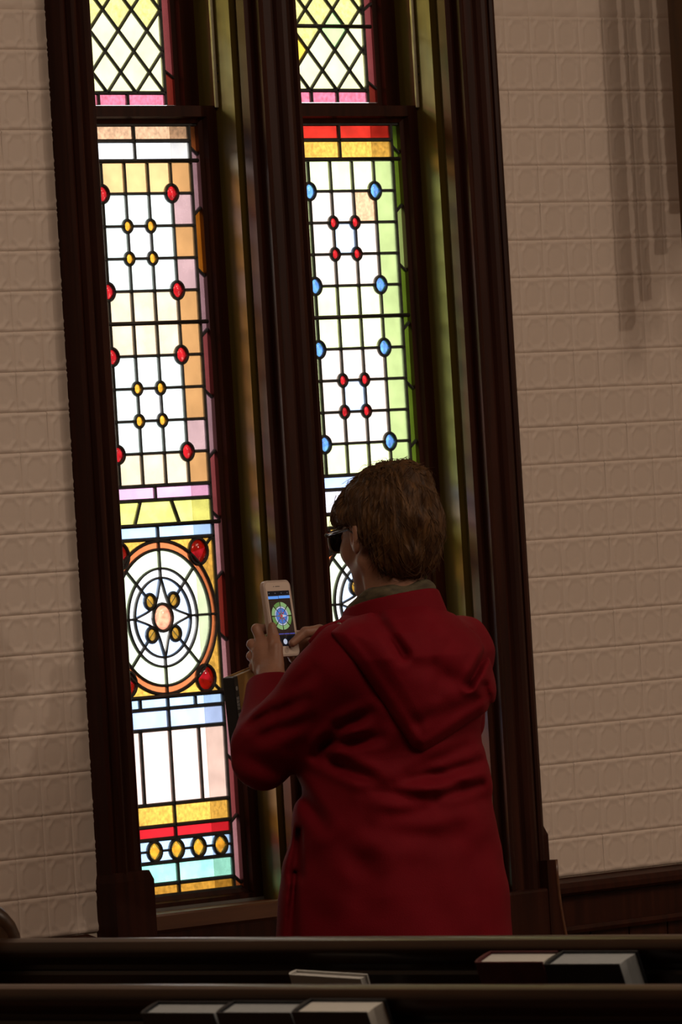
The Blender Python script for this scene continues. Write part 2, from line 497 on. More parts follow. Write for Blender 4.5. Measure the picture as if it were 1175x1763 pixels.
class Panel:
    def __init__(s, parent, c, y):
        s.parent, s.c, s.y = parent, c, y
        s.cames = MB()
        s.holes = []        # gem circles (u, z, r)
    def pane(s, poly, colour, holes=True):
        if holes:
            near = [h for h in s.holes if any(math.hypot(p[0] - h[0], p[1] - h[1]) < 0.2 for p in poly)]
            if near:
                poly = [p for p in dense(poly) if all(math.hypot(p[0] - h[0], p[1] - h[1]) > h[2] - 0.001 for h in near)]
                poly = simplify(poly)
        if len(poly) < 3: return
        u0 = sum(p[0] for p in poly) / len(poly)
        z0 = sum(p[1] for p in poly) / len(poly)
        n = len(poly)
        area = sum(poly[i][0] * poly[(i + 1) % n][1] - poly[(i + 1) % n][0] * poly[i][1] for i in range(n))
        if abs(area) < 2e-6: return
        if area < 0: poly = poly[::-1]
        V = [(p[0] - u0, -0.0015, p[1] - z0) for p in poly] + [(p[0] - u0, 0.0015, p[1] - z0) for p in poly]
        Fc = [tuple(range(n)), tuple(range(2 * n - 1, n - 1, -1))] + [(i, i + n, (i + 1) % n + n, (i + 1) % n) for i in range(n)]
        o = mesh_obj('glass_pane', V, Fc, [gmat(colour), CLEAR], s.parent, False,
                     (s.c + u0 - s.parent.location.x, s.y - s.parent.location.y, z0 - s.parent.location.z), [1, 0] + [0] * n)
        o.rotation_euler = (random.gauss(0, .006), 0, random.gauss(0, .006))
        return o
    def rect(s, u0, u1, z0, z1, colour, holes=True):
        return s.pane([(u0, z0), (u1, z0), (u1, z1), (u0, z1)], colour, holes)
    def came(s, pts, w=0.0072, closed=False):
        if not closed and len(pts) == 2 and s.holes:
            (u0, z0), (u1, z1) = pts
            l = math.hypot(u1 - u0, z1 - z0) or 1e-9
            cuts = []
            for (hu, hz, hr) in s.holes:
                t = ((hu - u0) * (u1 - u0) + (hz - z0) * (z1 - z0)) / l
                d = abs((hu - u0) * (z1 - z0) - (hz - z0) * (u1 - u0)) / l
                if d < hr * 0.8 and -hr < t < l + hr:
                    cuts.append((t - hr, t + hr))
            if cuts:
                cuts.sort()
                pos, segs = 0.0, []
                for a, b in cuts:
                    if a - pos > 0.002: segs.append((pos, a))
                    pos = max(pos, b)
                if l - pos > 0.002: segs.append((pos, l))
                for a, b in segs:
                    s._came([(u0 + (u1 - u0) * a / l, z0 + (z1 - z0) * a / l), (u0 + (u1 - u0) * b / l, z0 + (z1 - z0) * b / l)], w)
                return
        s._came(pts, w, closed)
    def _came(s, pts, w=0.0072, closed=False):
        n = len(pts)
        prof = [(-w / 2, -0.0018), (-w / 4, -0.0042), (w / 4, -0.0042), (w / 2, -0.0018), (w / 2, 0.0018), (w / 4, 0.0042), (-w / 4, 0.0042), (-w / 2, 0.0018)]
        V, Fc = [], []
        for i, p in enumerate(pts):
            a = pts[i - 1] if (i > 0 or closed) else p
            b = pts[(i + 1) % n] if (i < n - 1 or closed) else p
            tx, tz = b[0] - a[0], b[1] - a[1]
            l = math.hypot(tx, tz) or 1
            nx, nz_ = -tz / l, tx / l
            for q in prof:
                V.append((s.c + p[0] + nx * q[0], s.y + q[1], p[1] + nz_ * q[0]))
        m = n if closed else n - 1
        for i in range(m):
            j = (i + 1) % n
            for k in range(8):
                Fc.append((i * 8 + k, j * 8 + k, j * 8 + (k + 1) % 8, i * 8 + (k + 1) % 8))
        if not closed:
            Fc += [tuple(range(8)), tuple((n - 1) * 8 + k for k in range(7, -1, -1))]
        pl = s.parent.location
        s.cames.add([(a - pl.x, b - pl.y, c - pl.z) for a, b, c in V], Fc)
    def hline(s, z, u0, u1, w=0.0078): s.came([(u0, z), (u1, z)], w)
    def vline(s, u, z0, z1, w=0.0066): s.came([(u, z0), (u, z1)], w)
    def ring(s, u, z, rad, w=0.0066, n=40):
        s.came([(u + rad * math.cos(2 * math.pi * k / n), z + rad * math.sin(2 * math.pi * k / n)) for k in range(n)], w, True)
    def gem(s, u, z, rad, kind):
        s.ring(u, z, rad + 0.002, 0.0062, 20)
        V, Fc = [(0, -rad * 0.42, 0)], []
        seg, rings = 18, 4
        for side in (-1, 1):
            for j in range(1, rings + 1):
                w = j / rings * math.pi / 2
                for k in range(seg):
                    q = 2 * math.pi * k / seg
                    V.append((rad * math.sin(w) * math.cos(q), side * rad * (0.42 if side < 0 else 0.25) * math.cos(w), rad * math.sin(w) * math.sin(q)))
        V.append((0, rad * 0.25, 0))
        for b, top in ((1, 0), (1 + rings * seg, len(V) - 1)):
            for k in range(seg):
                Fc.append((top, b + k, b + (k + 1) % seg))
                for j in range(rings - 1):
                    a = b + j * seg
                    Fc.append((a + k, a + seg + k, a + seg + (k + 1) % seg, a + (k + 1) % seg))
        mi = [1] * (len(Fc) // 2) + [0] * (len(Fc) - len(Fc) // 2)
        pl = s.parent.location
        mesh_obj('glass_jewel', V, Fc, [GEMS[kind], CLEAR], s.parent, True, (s.c + u - pl.x, s.y - pl.y, z - pl.z), mi)
    def finish(s):
        s.cames.build('lead_came', LEAD, s.parent, smooth=False)

HW, HB = 0.1522, 0.1725
def bar(parent, c, y, z, half):
    pl = parent.location
    MB().tube([(c - half - pl.x, y - pl.y - 0.009, z - pl.z), (c + half - pl.x, y - pl.y - 0.009, z - pl.z)], 0.0042, 8).build('saddle_bar', IRON, parent, smooth=True)

def borders(P, hw, hb, z0, z1, zs, step, cols):
    for sgn in (-1, 1):
        k, zt = 0, z1
        slant = 0.0
        while zt > z0 + 1e-6:
            zb = max(z0, zs - step * k)
            sl2 = (0.0075 if k % 2 == 0 else -0.0075) if zb > z0 else 0
            P.pane([(sgn * hw, zb + sl2), (sgn * hb, zb - sl2), (sgn * hb, zt - slant), (sgn * hw, zt + slant)], cols[k % len(cols)], False)
            if zb > z0: P.came([(sgn * hw, zb + sl2), (sgn * hb, zb - sl2)], 0.006)
            zt, slant = zb, sl2
            k += 1
        P.vline(sgn * hw, z0, z1, 0.0075)

def medallion(P, zc, S):
    """round rose of five zones in a square of half width S"""
    n8 = [k * math.pi / 4 for k in range(9)]
    R1, R2, R3, R4 = 0.1475, 0.131, 0.0945, 0.0765
    GC, GR = 0.1135, 0.0235
    for sx in (-1, 1):
        for sz in (-1, 1):
            P.holes.append((sx * 0.1085, zc + sz * 0.1225, GR))
    for q in (1, 3, 5, 7):
        P.holes.append((0.0455 * math.cos(q * math.pi / 4), zc + 0.0455 * math.sin(q * math.pi / 4), 0.0122))
    P.holes.append((0, zc, 0.0245))
    def arc(R, a, b, n=14): return [(R * math.cos(a + (b - a) * k / n), zc + R * math.sin(a + (b - a) * k / n)) for k in range(n + 1)]
    for k in range(4):                               # spandrels
        a, b = k * math.pi / 2, (k + 1) * math.pi / 2
        c = (math.cos((a + b) / 2) > 0) * 2 - 1, (math.sin((a + b) / 2) > 0) * 2 - 1
        m_ = (a + b) / 2
        for a_, b_, corner in ((a, m_, 0), (m_, b, 1)):
            ar = arc(R1, a_, b_)
            cn = (c[0] * S, zc + c[1] * S)
            if corner == 0:
                e = (S * round(math.cos(a)), zc + S * round(math.sin(a)))
                poly = [e, cn] + ar[::-1]
            else:
                e = (S * round(math.cos(b)), zc + S * round(math.sin(b)))
                poly = [cn, e] + ar[::-1]
            P.pane(poly, 'amber2')
        P.came([(c[0] * S, zc + c[1] * S), (c[0] * (S - .02), zc + c[1] * (S - .016))], 0.006)
    for k in range(4):
        P.pane(arc(R2, k * math.pi / 2, (k + 1) * math.pi / 2) + arc(R1, (k + 1) * math.pi / 2, k * math.pi / 2), 'orange')
    for k in range(8):
        P.pane(arc(R3, n8[k], n8[k + 1]) + arc(R2, n8[k + 1], n8[k]), 'greenwhite')
        P.pane(arc(R4, n8[k], n8[k + 1]) + arc(R3, n8[k + 1], n8[k]), 'white')
        a = n8[k]
        P.came([(R4 * math.cos(a), zc + R4 * math.sin(a)), ((R1 if k % 2 == 0 else R2) * math.cos(a), zc + (R1 if k % 2 == 0 else R2) * math.sin(a))], 0.0050)
    def petal(a):                                    # side of the star, from the tip on axis a to the tip on axis a+90
        out = []
        for k in range(13):
            t = abs(k / 6 - 1)                       # 1 at the tips, 0 at the waist
            rr_ = 0.0300 + (R4 - 0.0300) * t
            tip, q = (a, 1) if k < 6 else (a + math.pi / 2, -1)
            w = (1 - t) * 0.0212 * (1 - 0.16 * math.sin(math.pi * t))
            l = 0.0212 + (R4 - 0.0212) * t
            out.append((l * math.cos(tip) - q * w * math.sin(tip), zc + l * math.sin(tip) + q * w * math.cos(tip)))
        return out
    sides = [petal(k * math.pi / 2) for k in range(4)]
    for k in range(4):
        pt = sides[k]
        a = k * math.pi / 2
        mid = pt[6]
        P.pane(pt[:7] + arc(R4, a + math.pi / 4, a), 'bluewhite')
        P.pane(pt[6:] + arc(R4, a + math.pi / 2, a + math.pi / 4), 'bluewhite')
        P.came(pt, 0.0042)
        P.came([mid, (R4 * math.cos(a + math.pi / 4), zc + R4 * math.sin(a + math.pi / 4))], 0.0042)
        prv = sides[k - 1]
        P.pane([(0, zc)] + [q for q in pt[:7]][::-1] + [q for q in prv[6:]][::-1], 'starwhite')
    for R, w in ((R1, .0068), (R2, .0058), (R3, .0050), (R4, .0046)): P.ring(0, zc, R, w, 64)
    for sx in (-1, 1):
        for sz in (-1, 1):
            P.gem(sx * 0.1085, zc + sz * 0.1225, GR, 'ruby')
    for q in (1, 3, 5, 7):
        P.gem(0.0455 * math.cos(q * math.pi / 4), zc + 0.0455 * math.sin(q * math.pi / 4), 0.0122, 'gold')
    P.gem(0, zc, 0.0245, 'centre')

ZB = [2.286, 2.2555, 2.2165, 1.592, 1.5645, 1.5165, 1.4895, 1.187, 1.1635, 1.1245, 0.981, 0.9395, 0.9145, 0.870, 0.8285, 0.807]
def lower_panel(P, spec):
    z = ZB
    cu_ = [-HW, -0.095, -0.0317, 0.0317, 0.095, HW]
    rh = (z[2] - z[3]) / 10
    zk = [z[2] - rh * k for k in range(11)]
    gems = []
    for k in (1, 4, 6, 9):
        for sg in (-1, 1): gems.append((sg * 0.095, zk[k], 0.0148, spec['big']))
    for k in (2, 3, 7, 8):
        for sg in (-1, 1): gems.append((sg * 0.0317, zk[k], 0.0100, spec['small']))
    for k in range(-2, 3): gems.append((k * 0.0605, (z[12] + z[13]) / 2, 0.0165, 'amber'))
    for g in gems: P.holes.append(g[:3])
    def halves(a, b, col, cuts=(0,)):
        e = [-HW] + list(cuts) + [HW]
        for i in range(len(e) - 1): P.rect(e[i], e[i + 1], b, a, col)
        for q in cuts: P.vline(q, b, a)
    halves(z[0], z[1], spec['b0']); halves(z[1], z[2], spec['b1'])
    for row in range(10):
        for c_ in range(5):
            inner = row in (1, 2, 3, 6, 7, 8)
            if c_ in (0, 4):
                col = spec['side'][row] if c_ == 4 else spec['sideL']
            elif inner:
                col = spec['eye'] if (c_ == 2 and row in (2, 7)) else spec['mid']
                if spec.get('odd') and (row, c_) == (1, 3): col = spec['odd']
            else:
                col = spec['field'] if row else spec['field0']
            P.rect(cu_[c_], cu_[c_ + 1], zk[row + 1], zk[row], col)
    for c_ in cu_[1:-1]: P.vline(c_, zk[10], zk[0], 0.0056)
    for k in range(1, 10): P.hline(zk[k], -HW, HW, 0.0062)
    halves(z[3], z[4], spec['b2'])
    if spec['trap']:
        a, b = z[4], z[5]
        P.pane([(-HW, b), (-0.062, b), (-0.042, a), (-HW, a)], spec['b3'])
        P.pane([(-0.062, b), (0.062, b), (0.042, a), (-0.042, a)], spec['b3'])
        P.pane([(0.062, b), (HW, b), (HW, a), (0.042, a)], spec['b3'])
        P.came([(-0.062, b), (-0.042, a)]); P.came([(0.062, b), (0.042, a)])
    else:
        halves(z[4], z[5], spec['b3'])
    halves(z[5], z[6], spec['b4'])
    halves(z[7], z[8], spec['b5'], (-0.076, 0, 0.076)); halves(z[8], z[9], spec['b6'])
    halves(z[9], z[10], spec['b7'], (-0.08, 0, 0.08)); halves(z[10], z[11], spec['b8']); halves(z[11], z[12], spec['b9'])
    zm = (z[12] + z[13]) / 2
    ge = [-HW] + [k * 0.0605 for k in range(-2, 3)] + [HW]
    for i in range(6):
        P.rect(ge[i], ge[i + 1], zm, z[12], 'blue'); P.rect(ge[i], ge[i + 1], z[13], zm, 'blue')
    P.hline(zm, -HW, HW, 0.005)
    halves(z[13], z[14], spec['b11']); halves(z[14], z[15], spec['b12'])
    medallion(P, (z[6] + z[7]) / 2, HW)
    for q in (1, 2, 3, 4, 5, 6, 7, 8, 9, 10, 11, 12, 13, 14): P.hline(z[q], -HW, HW)
    for g in gems: P.gem(*g)
    P.hline(z[0] + 0.001, -HB, HB); P.hline(z[15] - 0.001, -HB, HB)
    borders(P, HW, HB, z[15], z[0], 2.236, 0.1178, spec['border'])

def upper_panel(P, off, zlow, pinkcuts, special):
    hw, hb = 0.1345, 0.160
    zt, zb = HEAD - 0.05, zlow
    dx, dz = 0.0394, 0.0403
    i = 0
    for j in range(0, 18):
        for k in range(-5, 6):
            uc_ = off + dx * (2 * k + (j % 2))
            zc_ = zb + dz * j
            poly = [(uc_ - dx, zc_), (uc_, zc_ - dz), (uc_ + dx, zc_), (uc_, zc_ + dz)]
            for a, b, c in ((1, 0, hw), (-1, 0, hw), (0, 1, zt), (0, -1, -zb)):
                poly = clip(poly, a, b, c)
                if not poly: break
            if len(poly) >= 3:
                col = special.get((j, k)) or ('diamond2' if j <= 3 else 'diamond')
                P.pane(poly, col, False)
    for sg in (-1, 1):
        for k in range(-14, 15):
            # diagonal lattice line u = off + sg*(dx/dz)*(z-zb) + 2*dx*k + dx
            pts = []
            u_b = off + dx * (2 * k + 1)
            za, zz = zb, zt
            f_ = lambda z_: u_b + sg * dx / dz * (z_ - zb)
            # clip to |u|<=hw
            t0 = (-hw - u_b) * dz / dx * sg + zb
            t1 = (hw - u_b) * dz / dx * sg + zb
            za, zz = max(za, min(t0, t1)), min(zz, max(t0, t1))
            if zz - za > 0.003: P.came([(f_(za), za), (f_(zz), zz)], 0.0062)
    P.hline(zb, -hw, hw)
    e = [-hw] + pinkcuts + [hw]
    for q in range(len(e) - 1): P.rect(e[q], e[q + 1], zb - 0.0235, zb, 'pinkrose', False)
    for q in pinkcuts: P.vline(q, zb - 0.0235, zb, 0.0075)
    P.hline(zt, -hw, hw)
    borders(P, hw, hb, zb - 0.0235, zt, 2.70 if off > 0.01 else 2.68, 0.156, ['b_pink', 'b_rose', 'b_rose', 'b_red', 'b_pink'])

def frame(parent, c, half_in, half_out, z0, z1, zi0, zi1, y0, y1, name, zr=None):
    """sash: two stiles and two rails with a chamfered sight edge, one mesh"""
    pl = parent.location
    mb = MB()
    for sg in (-1, 1):
        a, b = c + sg * half_in, c + sg * half_out
        prof = [(a, y1), (a, y0 + 0.014), (a + sg * 0.008, y0 + 0.010), (a + sg * 0.012, y0), (b, y0), (b, y1)]
        mb.prism([(p[0] - pl.x, p[1] - pl.y) for p in prof], z0 - pl.z, z1 - pl.z)
    for (a, b, sg) in ((zi1, z1, 1), (zi0, z0, -1)):
        prof = [(y1, a), (y0 + 0.014, a), (y0 + 0.010, a + sg * 0.008), (y0, a + sg * 0.012), (y0, b), (y1, b)]
        mb.prism([(p[0] - pl.y, p[1] - pl.z) for p in prof], c - half_in - 0.012 - pl.x, c + half_in + 0.012 - pl.x, 'x')
    return mb.build(name, WOOD, parent)

LEFT = dict(b0='peach', b1='white', side=['sidepeach', 'lilac', 'sidepeach', 'lilac', 'sidepeach', 'sidepeach', 'sidepeach', 'sidepeach', 'lilac', 'sidepeach'], sideL='cream2',
            mid='aqua', eye='white', field='cream2', field0='cream', big='red', small='amber', b2='pinkband', trap=True, b3='yellowgreen', b4='blue',
            b5='blue', b6='paleblue', b7='pinkwhite', b8='amber2', b9='red', b11='teal', b12='olivegold',
            border=['b_brown', 'b_mauve', 'b_orange', 'b_mauve', 'b_rose', 'b_mauve', 'b_rose', 'b_pink', 'b_red', 'b_pink', 'b_pink', 'b_rose', 'b_pink'])
RIGHT = dict(b0='redtop', b1='amber2', side=['palegreen'] * 10, sideL='yellowwhite', mid='rose', eye='bluewhite', field='yellowwhite', field0='yellowwhite',
             big='blue', small='red', b2='paleblue', trap=False, b3='mauvewhite', b4='paleyellow', b5='blue', b6='paleblue', b7='pinkwhite',
             b8='amber2', b9='red', b11='teal', b12='olivegold', odd='peach',
             border=['b_green', 'b_green', 'b_palegreen', 'b_green', 'b_green', 'b_green'])
YL, YU = 0.09, 0.13
for nm, c, spec, lab, off, zlow, cuts, sp in (
        ('window_1', CL, LEFT, 'stained glass lancet with red jewels in its grid, rose medallion in full view', 0.0158, 2.3515, [-0.05, 0.03], {}),
        ('window_2', CR, RIGHT, 'stained glass lancet with blue jewels and green side glass, partly behind the woman', 0.0068, 2.357, [-0.03, 0.045],
         {(3, -1): 'diamond', (2, -2): 'diamondamber', (3, 0): 'diamondgreen', (2, -1): 'diamondamber'})):
    w = tag(empty(nm, (c, 0.09, STOOL)), lab, 'stained glass window', kind='structure')
    pl = w.location
    P = Panel(w, c, YL)
    lower_panel(P, spec)
    P.finish()
    frame(w, c, HB - 0.001, 0.2105, STOOL + 0.014, 2.322, ZB[15] - 0.002, ZB[0] + 0.003, 0.068, 0.108, 'lower_sash')
    U = Panel(w, c, YU)
    upper_panel(U, off, zlow, cuts, sp)
    U.finish()
    frame(w, c, 0.159, 0.2105, 2.290, HEAD - 0.005, zlow - 0.025, HEAD - 0.05, 0.112, 0.150, 'upper_sash')
    for zq in (2.2165, (ZB[2] + ZB[3]) / 2, ZB[5], 1.187): bar(w, c, YL, zq, HW + 0.012)
    bar(w, c, YU, 2.484 if c > 0 else 2.62, 0.146)
    for sg in (-1, 1):        # jamb lining with a groove, then the stop bead and parting bead
        xj = c + sg * 0.2128
        xo = xj + sg * 0.03
        q = lambda a, b: (a - pl.x, b - pl.y)
        prof = [q(xj, 0.2), q(xj, 0.020), q(xj + sg * 0.014, 0.018), q(xj + sg * 0.014, 0.000), q(xo, 0.0), q(xo, 0.2)]
        MB().prism(prof, STOOL + 0.012 - pl.z, HEAD - pl.z).build('jamb_lining', JAMB, w)
        MB().box((min(xj, xj - sg * 0.0025) - pl.x, 0.150 - pl.y, STOOL + 0.012 - pl.z), (max(xj, xj - sg * 0.014) - pl.x, 0.196 - pl.y, HEAD - pl.z), 0.002).build('outer_jamb', OUTER, w)
        xs = c + sg * 0.2075
        MB().tube([(xs - pl.x, 0.0625 - pl.y, 2.318 - pl.z), (xs - pl.x, 0.0625 - pl.y, HEAD - 0.01 - pl.z)], 0.0040, 8).build('sash_cord', CORD, w, smooth=True)
    MB().prism([(0.066 - pl.y, STOOL + 0.014 - pl.z), (0.066 - pl.y, STOOL + 0.020 - pl.z), (0.2 - pl.y, STOOL + 0.004 - pl.z), (0.2 - pl.y, STOOL - 0.01 - pl.z)], -0.21, 0.21, 'x').build('outer_sill', OUTER, w)
    for q in range(3):
        zz = 2.40 - 0.016 * q
        MB().tube([(c + 0.2128 - pl.x + 0.001, 0.060 - pl.y, zz - pl.z), (c + 0.2128 - pl.x - 0.0015, 0.060 - pl.y, zz - pl.z)], 0.0022, 8).build('screw', IRON, w)

# ------------------------------------------------------------------ pews and hymnals
COVR = mat('maroon_cloth_cover', (0.045, 0.004, 0.007), 0.55, (0.07, 0.007, 0.011), 40, bump=0.15)
COVN = mat('black_cloth_cover', (0.006, 0.007, 0.010), 0.5, (0.012, 0.013, 0.017), 40, bump=0.15)
PAGES = mat('page_edges', (0.36, 0.345, 0.31), 0.8, (0.43, 0.415, 0.38), 60, (30, 1, 1))
PAGES2 = mat('worn_page_edges', (0.20, 0.215, 0.22), 0.8, (0.26, 0.275, 0.28), 60, (30, 1, 1))
PAPER = mat('white_paper', (0.42, 0.41, 0.385), 0.8, (0.46, 0.45, 0.425), 30)
PY0, PY1 = -1.41, -3.98          # wall end and aisle end of the pews
LEAN = math.radians(11)

def pew(x_top, label):
    """x_top: x of the top rail (z 0.88); the back leans towards -x at the top, the seat lies on the +x side"""
    ym = (PY0 + PY1) / 2
    t = tag(empty('pew', (x_top, ym, 0)), label, 'pew', 'rows of dark pews')
    hl = (PY0 - PY1) / 2
    tl = math.tan(LEAN)
    def xs(z): return (0.88 - z) * tl
    # back board: slanted slab
    prof = [(xs(0.845) - 0.012, 0.845), (xs(0.845) + 0.012, 0.845), (xs(0.42) + 0.012, 0.42), (xs(0.42) - 0.012, 0.42)]
    MB().prism(prof, -hl, hl, 'y').build('back_board', WOODH, t)
    rail = [(-0.030, 0.852), (-0.034, 0.860), (-0.034, 0.868), (-0.029, 0.8765), (-0.018, 0.8805), (0.006, 0.8805), (0.020, 0.876),
            (0.026, 0.866), (0.024, 0.852), (0.014, 0.842), (-0.012, 0.840)]
    MB().prism(rail, -hl, hl, 'y').build('top_rail', WOODH, t, smooth='auto')
    z1 = 0.800
    MB().prism([(xs(z1 + .03) - 0.020, z1 + 0.03), (xs(z1 + .024) - 0.023, z1 + 0.024), (xs(z1) - 0.020, z1), (xs(z1) - 0.010, z1), (xs(z1 + .03) - 0.010, z1 + 0.03)], -hl, hl, 'y').build('back_moulding', WOODH, t)
    MB().prism([(0.10, 0.42), (0.50, 0.44), (0.505, 0.43), (0.50, 0.41), (0.10, 0.39)], -hl, hl, 'y').build('seat', WOODH, t)
    # hymnal rack: shelf and front lip on the rear face
    zr = 0.655
    MB().box((xs(zr) - 0.105, -hl + 0.05, zr - 0.012), (xs(zr) - 0.005, hl - 0.05, zr)).build('rack_shelf', WOODH, t)
    MB().box((xs(zr) - 0.117, -hl + 0.05, zr - 0.012), (xs(zr) - 0.105, hl - 0.05, zr + 0.065), 0.003).build('rack_lip', WOODH, t)
    for sg in (-1, 1):
        y0 = sg * hl
        # scroll-topped end panel
        pts = [(-0.075, 0.0), (-0.075, 0.60), (-0.070, 0.80)]
        pts += [(-0.012 + 0.060 * math.cos(q), 0.865 + 0.052 * math.sin(q)) for q in np.linspace(math.pi, 0, 12)]
        pts += [(0.060, 0.80), (0.095, 0.715), (0.16, 0.665), (0.30, 0.645), (0.44, 0.64), (0.505, 0.615), (0.525, 0.565), (0.505, 0.52), (0.49, 0.40), (0.52, 0.06), (0.52, 0.0)]
        mb = MB().prism(pts, y0 - 0.022, y0 + 0.022, 'y')
        mb.build('end_panel', WOODH, t)
        MB().tube([(p[0], y0, p[1]) for p in pts[2:-5]], 0.026, 8).build('end_moulding', WOODH, t, smooth=True)
    return t
pew(-2.400, 'dark wooden pew facing the windows aisle, red and black hymnals on its back')
pew(-3.212, 'dark wooden pew with three black hymnals in a row on its back')

def hymnal(x_top, y0, label, cover, pages, ztop=0.868, w=0.136, th=0.040, h=0.200, lean=LEAN + 0.16, turn=0.0, dx=-0.040, group=None, bowed=True):
    """closed book standing in the rack: spine on the wall side, fore edge on the aisle side; origin at the top inner corner"""
    t = tag(empty('hymnal', (0, 0, 0)), label, 'book', group)
    z0 = ztop - h * math.cos(lean) + 0.0
    t.location = (x_top + dx + math.sin(lean) * h, y0, z0)
    t.rotation_euler = (0, -lean, turn)
    # local: x thickness (towards camera -x), y width (spine at 0, fore edge at -w), z height
    cb = 0.003
    MB().box((-cb, -w, 0), (0, 0, h), 0.001).build('back_cover', cover, t)
    MB().box((-th, -w, 0), (-th + cb, 0, h), 0.001).build('front_cover', cover, t)
    sp = [(0, 0), (-th, 0), (-th, 0.002), (-th * 0.8, 0.006), (-th * 0.5, 0.0075), (-th * 0.2, 0.006), (0, 0.002)]
    MB().prism(sp, 0, h).build('spine', cover, t)
    pg = [(-cb, -0.001), (-th + cb, -0.001), (-th + cb, -w + 0.004), (-th * 0.5, -w + 0.007), (-cb, -w + 0.004)]
    MB().prism(pg, 0.004, h - 0.004).build('page_block', pages, t)
    return t
G1 = 'hymnals in the pew racks'
hymnal(-2.400, -2.530, 'maroon hymnal with white page edges beside a black one', COVR, PAGES, 0.862, w=0.130, dx=-0.045, group=G1)
hymnal(-2.400, -2.672, 'black hymnal with grey page edges next to the maroon one', COVN, PAGES2, 0.862, w=0.142, th=0.048, dx=-0.045, group=G1)
hymnal(-3.212, -2.640, 'black hymnal at the spine end of three in one rack', COVN, PAGES2, 0.862, w=0.136, dx=-0.045, group=G1)
hymnal(-3.212, -2.785, 'black hymnal in the middle of three in one rack', COVN, PAGES2, 0.863, w=0.136, dx=-0.045, group=G1)
hymnal(-3.212, -2.930, 'black hymnal with pale fore edge at the aisle end of three', COVN, PAGES, 0.866, w=0.136, th=0.044, dx=-0.045, group=G1)
bk = hymnal(-2.400, -2.125, 'pale paper booklet standing low in the rack beside the maroon hymnal', PAPER, PAPER, 0.835, w=0.142, th=0.018, h=0.172, dx=-0.045, group=G1)
bk.name = 'booklet'
bk.rotation_euler = (0.05, -LEAN - 0.16, 0)

# ------------------------------------------------------------------ tubular chimes hung on the wall beside the frame edge
BRASS = mat('brass_tube', (0.42, 0.27, 0.10), 0.3, (0.5, 0.33, 0.13), 12, metallic=1.0)
OAK = mat('orange_oak', (0.055, 0.022, 0.004), 0.4, (0.085, 0.036, 0.007), 10, (6, 6, 0.4), 0.1)
ch = tag(empty('tubular_chimes', (1.06, -0.17, 2.9)), 'oak framed set of hanging brass chime tubes on the tin wall', 'chimes')
def cb_(n, lo, hi, m=OAK): MB().box(tuple(a - b for a, b in zip(lo, ch.location)), tuple(a - b for a, b in zip(hi, ch.location)), 0.004).build(n, m, ch)
cb_('side_board', (0.912, -0.20, 1.905), (0.952, -0.14, 3.3))
cb_('side_board', (1.235, -0.20, 1.905), (1.265, -0.14, 3.3))
cb_('top_beam', (0.895, -0.21, 3.26), (1.285, -0.13, 3.36))
cb_('wall_bracket', (1.00, -0.15, 3.28), (1.18, -0.006, 3.34))
for k, (xq, zb_) in enumerate(((0.992, 1.96), (1.047, 2.05), (1.098, 2.13), (1.148, 2.21), (1.197, 2.29))):
    MB().tube([(xq - ch.location.x, 0, zb_ - ch.location.z), (xq - ch.location.x, 0, 3.22 - ch.location.z)], 0.0195, 16).build('chime_tube', BRASS, ch, smooth=True)

# ------------------------------------------------------------------ the woman: implicit surfaces meshed with surface nets
OX, OY = -0.5935, -0.683
KU = (0.682, -0.731)

def snets(fn, lo, hi, h):
    lo = np.array(lo, dtype=np.float32)
    n = np.ceil((np.array(hi) - lo) / h).astype(int) + 1
    ax = [lo[i] + h * np.arange(n[i], dtype=np.float32) for i in range(3)]
    X, Y, Z = ax[0][:, None, None], ax[1][None, :, None], ax[2][None, None, :]
    Vv = np.broadcast_to(fn(X, Y, Z), tuple(n)).astype(np.float32)
    S = Vv < 0
    cells = tuple(n - 1)
    cnt = np.zeros(cells, dtype=np.int8)
    offs = [(i, j, k) for i in (0, 1) for j in (0, 1) for k in (0, 1)]
    sl = lambda o: tuple(slice(o[i], o[i] + cells[i]) for i in range(3))
    for o in offs: cnt += S[sl(o)]
    mix = (cnt > 0) & (cnt < 8)
    ci = np.argwhere(mix)
    idx = np.full(cells, -1, dtype=np.int64)
    idx[mix] = np.arange(len(ci))
    acc = np.zeros((len(ci), 3), dtype=np.float32)
    num = np.zeros(len(ci), dtype=np.float32)
    for a in offs:
        for d in range(3):
            if a[d] == 0:
                b = list(a); b[d] = 1
                va, vb = Vv[sl(a)][mix], Vv[sl(b)][mix]
                cross = (va < 0) != (vb < 0)
                t = np.where(cross, va / np.where(va == vb, 1, va - vb), 0)
                p = np.tile(np.array(a, dtype=np.float32), (len(ci), 1))
                p[:, d] += t
                acc += p * cross[:, None]
                num += cross
    verts = lo + h * (ci + acc / num[:, None])
    faces = []
    for d in range(3):
        e, f = [(1, 2), (2, 0), (0, 1)][d]
        s0 = [slice(None)] * 3; s1 = [slice(None)] * 3
        s0[d] = slice(0, -1); s1[d] = slice(1, None)
        ch_ = S[tuple(s0)] != S[tuple(s1)]
        q = np.argwhere(ch_)
        ok = (q[:, e] > 0) & (q[:, f] > 0) & (q[:, e] < n[e] - 1) & (q[:, f] < n[f] - 1)
        q = q[ok]
        ins = S[tuple(q.T)]
        def cell(de, df):
            c = q.copy(); c[:, e] += de; c[:, f] += df
            return idx[tuple(c.T)]
        quad = np.stack([cell(-1, -1), cell(0, -1), cell(0, 0), cell(-1, 0)], 1)
        quad[~ins] = quad[~ins][:, ::-1]
        faces.append(quad)
    return verts, np.concatenate(faces)

